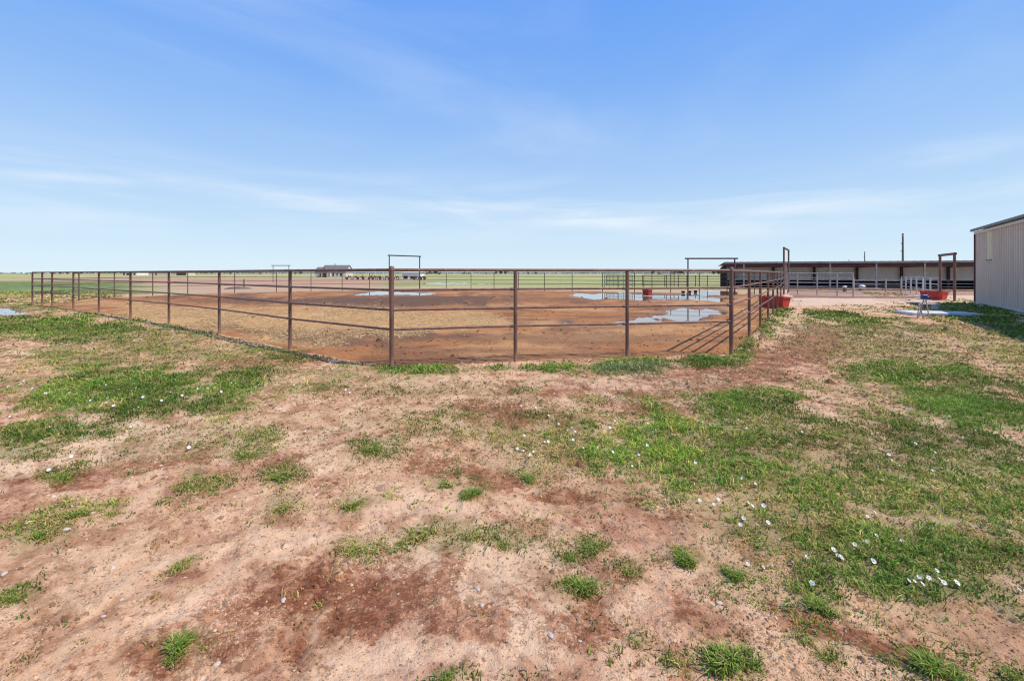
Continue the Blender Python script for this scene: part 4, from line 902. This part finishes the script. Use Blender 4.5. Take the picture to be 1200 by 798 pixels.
# ------------------------------------------------------------------ utility poles
def pole(px, d, h, r, label):
    t = thing('utility_pole', label, 'utility pole', (*at(px, d), 0), group='utility poles behind the shed')
    b = MB(); b.tube((0, 0, -.5), (0, 0, h), r, r * .7, n=10); b.build('shaft', M['wood_pole'], t)
    b = MB(); b.tube((0, -r, h - .5), (-.35, -r, h - .42), .035, n=6); b.lathe([(.06, 0), (.07, .1), (.03, .18), (.001, .2)], (-.35, -r, h - .42), n=8); b.build('insulator', M['galv'], t)
    for z in (h - 1.9, h - 3.3): b = MB(); b.box((-.25, 0, z), (.2, .14, .16), bev=.02); b.build('bracket', M['trim_dark'], t)
pole(1058, 84, 9.2, .20, 'tallest and nearest wooden utility pole rising behind the shed roof')
pole(1013.3, 150, 9.0, .19, 'middle-sized wooden utility pole behind the shed roof')
pole(994.8, 235, 9.0, .17, 'faint shortest utility pole, farthest behind the shed roof')

# ------------------------------------------------------------------ farm house and far buildings
def gable(b, x0, x1, y0, y1, ze, zr, over=.4, along='x'):
    if along == 'x':
        ym = (y0 + y1) / 2; x0 -= over; x1 += over; y0 -= over; y1 += over
        v = [(x0, y0, ze), (x1, y0, ze), (x1, ym, zr), (x0, ym, zr), (x1, y1, ze), (x0, y1, ze)]
    else:
        xm = (x0 + x1) / 2; x0 -= over; x1 += over; y0 -= over; y1 += over
        v = [(x0, y1, ze), (x0, y0, ze), (xm, y0, zr), (xm, y1, zr), (x1, y0, ze), (x1, y1, ze)]
    w = [(x, y, z + .18) for x, y, z in v]
    b.add(v + w, [(0, 3, 2, 1), (3, 5, 4, 2), (6, 7, 8, 9), (9, 8, 10, 11), (0, 1, 7, 6), (4, 5, 11, 10), (1, 2, 8, 7), (2, 4, 10, 8), (3, 0, 6, 9), (5, 3, 9, 11)])
def house():
    D = 190; x0 = at(368, D)[0]
    t = thing('farm_house', 'distant pale stone farmhouse with stepped grey gabled roofs on the plain', 'house', (x0, D, 0))
    t.scale = (.87, .9, .88)
    b = MB(); b.box((2.2, 5, 1.5), (4.4, 8, 3.0)); b.box((6.1, 4, 1.55), (4.6, 10, 3.1)); b.box((12, 4.5, 1.6), (7.2, 9, 3.2)); b.prism([(8.6, 3.0), (15.5, 3.0), (12.05, 3.3)], 0.2, .4); b.prism([(4.3, 3.1), (7.0, 3.1), (5.6, 4.6)], -1.15, -1.05)
    b.add([(15.55, 0, 3.2), (15.55, 9, 3.2), (15.55, 4.5, 5.6)], [(0, 1, 2)]); b.build('wall', M['stone_wall'], t)
    b = MB(); gable(b, 0, 4.4, 1, 9, 2.95, 4.9); b.build('roof', M['shingle'], t)
    b = MB(); gable(b, 3.9, 8.3, -.8, 9, 3.15, 5.85); b.build('roof', M['shingle'], t)
    r = MB(); gable(r, 8.9, 15.4, 0, 9, 3.2, 5.85); rr = r.build('roof', M['shingle'], t)
    c = MB(); c.box((8.3, 5, 5.9), (.5, .5, 1.6)); c.lathe([(.3, 6.7), (.3, 6.9), (.001, 7.0)], (8.3, 5, 0), n=8); c.build('chimney', M['stone_wall'], rr)
    b = MB(); gable(b, 4.4, 6.9, -1.3, 3, 3.15, 4.75, .2, 'y'); b.build('porch_roof', M['shingle'], t)
    for x, w, z, h in ((2.9, .9, 1.2, 1.8), (9.4, 1.0, 1.4, 1.6), (13.2, 1.1, 1.35, 1.5), (11.3, .8, 1.5, 1.2), (7.9, .5, 1.4, 1.6)):
        b = MB(); b.box((x, .02 if x > 8.5 else (.97 if x < 4 else -1.04), z), (w, .12, h)); f = b.build('window', M['white'], t)
        q = MB(); q.box((x, (.02 if x > 8.5 else (.97 if x < 4 else -1.04)) - .05, z), (w - .16, .08, h - .16)); q.build('pane', M['glass'], f)
    b = MB(); b.box((5.6, -1.06, 1.1), (1.5, .15, 2.2)); b.build('door', M['purlin'], t)
    for x in (4.6, 6.7): b = MB(); b.box((x, -1.35, 1.55), (.22, .22, 3.1)); b.build('porch_post', M['wood_pole'], t)
house()
def barn(px0, px1, d, h, hr, label, wall, dark=(), roofm='white', name='farm_building'):
    x0 = at(px0, d)[0]; w = at(px1, d)[0] - x0
    t = thing(name, label, 'barn', (x0, d, 0))
    b = MB(); b.box((w / 2, 5, h / 2), (w, 10, h)); b.prism([(0.05, h), (w - .05, h), (w / 2, h + .02)], .1, 9.9); b.build('wall', M[wall], t)
    b = MB(); gable(b, 0, w, 0, 10, h, hr, .3); b.build('roof', M[roofm], t)
    for f0, f1, hh in dark:
        b = MB(); b.box((w * (f0 + f1) / 2, -.03, hh / 2 + .2), (w * (f1 - f0), .12, hh)); b.build('door', M['glass'], t)
barn(143, 160, 400, 2.6, 3.6, 'far white farm building with a row of dark openings, on the left horizon', 'white', ((.08, .2, 1.8), (.3, .5, 1.5), (.55, .7, 1.6), (.8, .92, 1.6)))
barn(162, 171, 420, 2.4, 3.2, 'small plain white building, second from the left on the horizon', 'white', ((.3, .5, 1.6),))
barn(174, 198, 380, 2.9, 3.9, 'long tan barn with one small dark door on the left horizon', 'tan_metal', ((.34, .40, 2.0),), 'tan_metal')
barn(200.5, 219, 370, 2.6, 3.3, 'low pale shed with a wide dark open front on the left horizon', 'tan_metal', ((.35, .95, 1.9),), 'white')
barn(471, 491, 128, 1.75, 2.05, 'small white trailer home with two dark windows beyond the corral', 'white', ((.10, .34, .8), (.5, .82, .6)), 'white', 'trailer_home')

# rusty farm implements lying in a row beyond the corral
def implement(px0, px1, d, label, seed):
    r = random.Random(seed); x0 = at(px0, d)[0]; w = at(px1, d)[0] - x0
    t = thing('farm_implement', label, 'farm implement', (x0, d, 0), group='rusty implements beyond the corral')
    b = MB(); b.box((w / 2, 0, .62), (w, .16, .16)); b.box((w / 2, 1.4, .62), (w, .16, .16))
    for k in range(4): b.box((w * (k + .5) / 4, .7, .66), (.14, 1.4, .14))
    b.build('frame', M['rust_dark'], t)
    for k in range(4):
        x = w * (.1 + .8 * k / 3)
        b = MB(); b.tube((x, -.15, .36), (x, .05, .36), .36, n=14); wl = b.build('wheel', M['rubber'], t)
        q = MB(); q.tube((x, -.18, .36), (x, -.13, .36), .20, n=12); q.build('rim', M['white'] if k % 3 == seed % 3 else M['rust'], wl)
    for k in range(3):
        x = w * (k + .6) / 3.2; b = MB(); b.tube((x, .2, .7), (x + r.uniform(-.5, .5), .6, 1.0 + r.random() * .5), .07, n=6); b.box((x, .7, .85), (.7, .5, .3), r.random()); b.build('toolbar', M['rust'], t)
implement(404, 428, 122, 'rusty farm implement with white wheel rims, leftmost in the row beyond the corral', 1)
implement(431, 447, 122, 'rusty farm implement with white rims in the middle of the row beyond the corral', 2)
implement(449, 468, 120, 'low rusty implement just left of the white trailer home', 3)
implement(484, 499, 118, 'rusty implement at the right end of the row, before the trailer home', 4)

# ------------------------------------------------------------------ trees on the horizon
def tree_meshes(seed, n=260):
    r = np.random.default_rng(seed)
    cen = r.normal(0, 1, (7, 3)) * (1.5, 1.2, .7) + (0, 0, 2.6)
    k = r.integers(0, 7, n); p = cen[k] + r.normal(0, .55, (n, 3)); p[:, 2] = np.clip(p[:, 2], 1.0, 5.0)
    s = r.uniform(.18, .42, n); V = np.zeros((n, 4, 3))
    a = r.normal(0, 1, (n, 3)); a /= np.linalg.norm(a, axis=1)[:, None]; bb = np.cross(a, r.normal(0, 1, (n, 3))); bb /= np.linalg.norm(bb, axis=1)[:, None]
    for i, (q, w) in enumerate(((-1, -1), (1, -1), (1, 1), (-1, 1))): V[:, i] = p + a * (q * s)[:, None] + bb * (w * s * .7)[:, None]
    col = np.ones((n, 4, 4)); col[:, :, :3] = (np.array((.05, .075, .035)) * r.uniform(.6, 1.5, (n, 1)))[:, None]
    o = npmesh('crown', V.reshape(-1, 3), np.arange(n * 4), 4, M['leaf'], col.reshape(-1, 4)); crown = o.data; bpy.data.objects.remove(o)
    b = MB(); b.tube((0, 0, -.3), (0, 0, 1.7), .22, .15, n=7)
    for q in cen[:4]: b.tube((0, 0, 1.4), tuple(q), .12, .04, n=5)
    o = b.build('trunk', M['bark']); trunk = o.data; bpy.data.objects.remove(o)
    return crown, trunk
TR = [tree_meshes(s) for s in range(3)]
TREES = [(63, 780, .8), (71, 800, .9), (79, 760, 1.15), (88, 790, 1.0), (95, 820, .9), (305, 640, .7), (346, 620, .8), (352, 600, 1.0), (500, 520, .85), (504, 500, 1.0), (511, 540, 1.1), (515, 510, .8), (544, 620, .9), (549, 640, .8), (570, 700, .8), (581, 600, 1.0), (587, 580, 1.2), (592, 610, 1.1), (619, 640, .9), (628, 660, .9), (790, 520, .9), (797, 500, 1.1), (836, 560, 1.0), (842, 520, 1.1), (31, 800, .7), (270, 700, .6), (764, 560, .9), (772, 540, .8)]
for i, (px_, d, s) in enumerate(TREES):
    t = thing('tree', 'small dark scrubby tree on the flat horizon line', 'tree', (*at(px_, d), 0), i * 1.3, 'scrub trees on the horizon'); t.scale = (s, s, s)
    for nm, me in zip(('crown', 'trunk'), TR[i % 3]):
        o = bpy.data.objects.new(nm, me); C.objects.link(o); o.parent = t
# a far hazy line of woodland
r = np.random.default_rng(9); n = 5200; D = r.uniform(1900, 2500, n); PX = r.uniform(-700, 1900, n); X = (PX - HX) / F * D
hh = np.clip(3.5 + 4.5 * fbm(X * .006, D * .002, 15, 4), .3, 9); Zc = hh * r.uniform(.2, 1, n); s = r.uniform(1.5, 4.5, n)
V = np.stack([np.stack([X - s, D, Zc - s * .45], 1), np.stack([X + s, D + r.normal(0, 2, n), Zc - s * .4], 1), np.stack([X + s * .6, D, Zc + s * .5], 1), np.stack([X - s * .7, D + r.normal(0, 2, n), Zc + s * .45], 1)], 1)
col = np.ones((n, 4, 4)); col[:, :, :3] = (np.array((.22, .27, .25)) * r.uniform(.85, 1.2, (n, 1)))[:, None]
o = npmesh('far_woodland', V.reshape(-1, 3), np.arange(n * 4), 4, M['leaf'], col.reshape(-1, 4)); tag(o, 'thin hazy line of far woodland along the horizon', 'woodland', kind='stuff')

# ------------------------------------------------------------------ light and sky
SUN_EL = math.radians(54); sh = Vector((0.936, -0.352))
sd = bpy.data.lights.new('sun', 'SUN'); sd.energy = 4.9; sd.angle = math.radians(0.53); sd.color = (1.0, 0.94, 0.845)
so_ = bpy.data.objects.new('sun', sd); C.objects.link(so_); so_.location = (20, -10, 40)
ldir = Vector((-sh.x * math.cos(SUN_EL), -sh.y * math.cos(SUN_EL), -math.sin(SUN_EL)))
so_.rotation_euler = ldir.to_track_quat('-Z', 'Y').to_euler()
W = bpy.data.worlds.new('World'); S.world = W; W.use_nodes = True; nt = W.node_tree; nn = nt.nodes; nn.clear()
def wn(t, **k):
    n = nn.new(t)
    for a, b_ in k.items(): setattr(n, a, b_)
    return n
def wmath(op, a, b_=None, clamp=False):
    n = wn('ShaderNodeMath', operation=op, use_clamp=clamp)
    for i, q in enumerate((a, b_)):
        if q is None: continue
        if hasattr(q, 'links'): nt.links.new(q, n.inputs[i])
        else: n.inputs[i].default_value = q
    return n.outputs[0]
sky = wn('ShaderNodeTexSky', sky_type='NISHITA', sun_disc=False); sky.sun_elevation = SUN_EL; sky.sun_rotation = math.atan2(sh.x, sh.y); sky.altitude = 1000; sky.air_density = 1.0; sky.dust_density = 0.4; sky.ozone_density = 1.6
tc = wn('ShaderNodeTexCoord'); sep = wn('ShaderNodeSeparateXYZ'); nt.links.new(tc.outputs['Generated'], sep.inputs[0])
el = sep.outputs['Z']
ramp = wn('ShaderNodeValToRGB'); e = ramp.color_ramp.elements
SKYR = [(0.0, (1.0, 1.0, 1.0)), (0.5, (1, 1, 1))]
nt.links.new(el, ramp.inputs[0])
stops = [(0.0, (.70, .86, .985)), (.03, (.665, .845, .985)), (.115, (.55, .755, .97)), (.22, (.40, .63, .985)), (.387, (.225, .47, .985)), (.55, (.14, .375, .985)), (1.0, (.09, .29, .80))]
while len(e) < len(stops): e.new(.5)
for i, (p, c) in enumerate(stops): e[i].position = p; e[i].color = (*c, 1)
SK = 0.12
gain = wn('ShaderNodeMix', data_type='RGBA', blend_type='MULTIPLY'); gain.inputs[0].default_value = 1
nt.links.new(ramp.outputs[0], gain.inputs[6]); gain.inputs[7].default_value = (1 / SK, 1 / SK, 1 / SK, 1)
tint = wn('ShaderNodeMix', data_type='RGBA'); tint.inputs[0].default_value = 0.88        # clear high-plains blue laid over the physical sky
nt.links.new(sky.outputs[0], tint.inputs[6]); nt.links.new(gain.outputs[2], tint.inputs[7])
# thin streaks of cirrus
def streak(scale, loc, detail, lo, hi):
    mp = wn('ShaderNodeMapping'); mp.inputs['Scale'].default_value = scale; mp.inputs['Location'].default_value = loc; mp.inputs['Rotation'].default_value = (0, math.radians(6), 0)
    nt.links.new(tc.outputs['Generated'], mp.inputs[0]); nz_ = wn('ShaderNodeTexNoise'); nz_.inputs['Scale'].default_value = 1; nz_.inputs['Detail'].default_value = detail; nz_.inputs['Roughness'].default_value = .58; nz_.inputs['Distortion'].default_value = .6
    nt.links.new(mp.outputs[0], nz_.inputs['Vector']); r_ = wn('ShaderNodeMapRange', interpolation_type='SMOOTHSTEP'); r_.inputs[1].default_value = lo; r_.inputs[2].default_value = hi; nt.links.new(nz_.outputs['Fac'], r_.inputs[0]); return r_.outputs[0]
def band(a0, a1, b0, b1):
    r1 = wn('ShaderNodeMapRange', interpolation_type='SMOOTHSTEP'); r1.inputs[1].default_value = a0; r1.inputs[2].default_value = a1; nt.links.new(el, r1.inputs[0])
    r2 = wn('ShaderNodeMapRange', interpolation_type='SMOOTHSTEP'); r2.inputs[1].default_value = b1; r2.inputs[2].default_value = b0; nt.links.new(el, r2.inputs[0])
    return wmath('MULTIPLY', r1.outputs[0], r2.outputs[0])
c1_ = wmath('MULTIPLY', streak((2.2, 2.2, 17), (3.1, 1.7, .4), 6, .38, .68), band(.045, .10, .15, .235))
c2_ = wmath('MULTIPLY', streak((1.3, 1.3, 4.5), (7.7, 2.1, 5.0), 7, .44, .80), band(.12, .3, .5, .75))
U_ = wmath('DIVIDE', sep.outputs['X'], wmath('MAXIMUM', sep.outputs['Y'], .05)); V_ = wmath('DIVIDE', el, wmath('MAXIMUM', sep.outputs['Y'], .05))
wisp = streak((5, 5, 30), (1.2, 4.1, 2.0), 7, .30, .72)
def smooth(x, a, b_):
    r_ = wn('ShaderNodeMapRange', interpolation_type='SMOOTHSTEP'); r_.inputs[1].default_value = a; r_.inputs[2].default_value = b_; nt.links.new(x, r_.inputs[0]); return r_.outputs[0]
front = smooth(sep.outputs['Y'], .1, .3); acc_ = None
for u0, w0, u1, w1, th, am in ((-.80, .208, -.30, .140, .022, .8), (-.20, .146, .50, .096, .024, 1.0), (.48, .134, .82, .158, .016, .65), (-1.12, .225, -.84, .20, .014, .6), (-.05, .118, .32, .112, .012, .6), (-.45, .165, .0, .14, .02, .35), (.9, .26, 1.15, .29, .03, .3)):
    tt = wmath('DIVIDE', wmath('SUBTRACT', U_, u0), u1 - u0)
    dd_ = wmath('DIVIDE', wmath('ABSOLUTE', wmath('SUBTRACT', wmath('SUBTRACT', V_, w0), wmath('MULTIPLY', tt, w1 - w0))), th)
    m_ = wmath('MULTIPLY', wmath('MULTIPLY', smooth(dd_, 1.5, 0.0), wmath('MULTIPLY', smooth(tt, -.25, .35), smooth(tt, 1.25, .7))), am)
    acc_ = m_ if acc_ is None else wmath('MAXIMUM', acc_, m_)
named = wmath('MULTIPLY', wmath('MULTIPLY', acc_, front), wmath('ADD', wmath('MULTIPLY', wisp, .8), .2))
cl = wmath('ADD', wmath('ADD', wmath('MULTIPLY', c1_, .30), wmath('MULTIPLY', c2_, .20)), wmath('MULTIPLY', named, .62), True)
cm = wn('ShaderNodeMix', data_type='RGBA'); nt.links.new(cl, cm.inputs[0]); nt.links.new(tint.outputs[2], cm.inputs[6]); cm.inputs[7].default_value = (7.6, 8.1, 8.6, 1)
bg = wn('ShaderNodeBackground'); bg.inputs['Strength'].default_value = SK; nt.links.new(cm.outputs[2], bg.inputs['Color'])
out = wn('ShaderNodeOutputWorld'); nt.links.new(bg.outputs[0], out.inputs['Surface'])

# ------------------------------------------------------------------ camera
cd = bpy.data.cameras.new('camera'); cd.sensor_width = 36; cd.sensor_fit = 'HORIZONTAL'; cd.lens = 36 * F / 1200; cd.shift_y = -(399 - HY) / 1200; cd.clip_start = .05; cd.clip_end = 30000
co_ = bpy.data.objects.new('camera', cd); C.objects.link(co_); co_.location = (0, 0, CAMZ); co_.rotation_euler = (math.pi / 2, 0, 0); S.camera = co_
S.view_settings.view_transform = 'Standard'; S.view_settings.look = 'None'; S.view_settings.exposure = 0; S.view_settings.gamma = 1
S.render.engine = 'CYCLES'; W.cycles.sampling_method = 'NONE'; S.cycles.max_bounces = 6; S.cycles.use_denoising = True; S.cycles.denoiser = 'OPENIMAGEDENOISE'; S.cycles.denoising_input_passes = 'RGB_ALBEDO_NORMAL'; S.cycles.denoising_prefilter = 'ACCURATE'; S.cycles.filter_width = 1.15; S.cycles.sample_clamp_indirect = 4.0
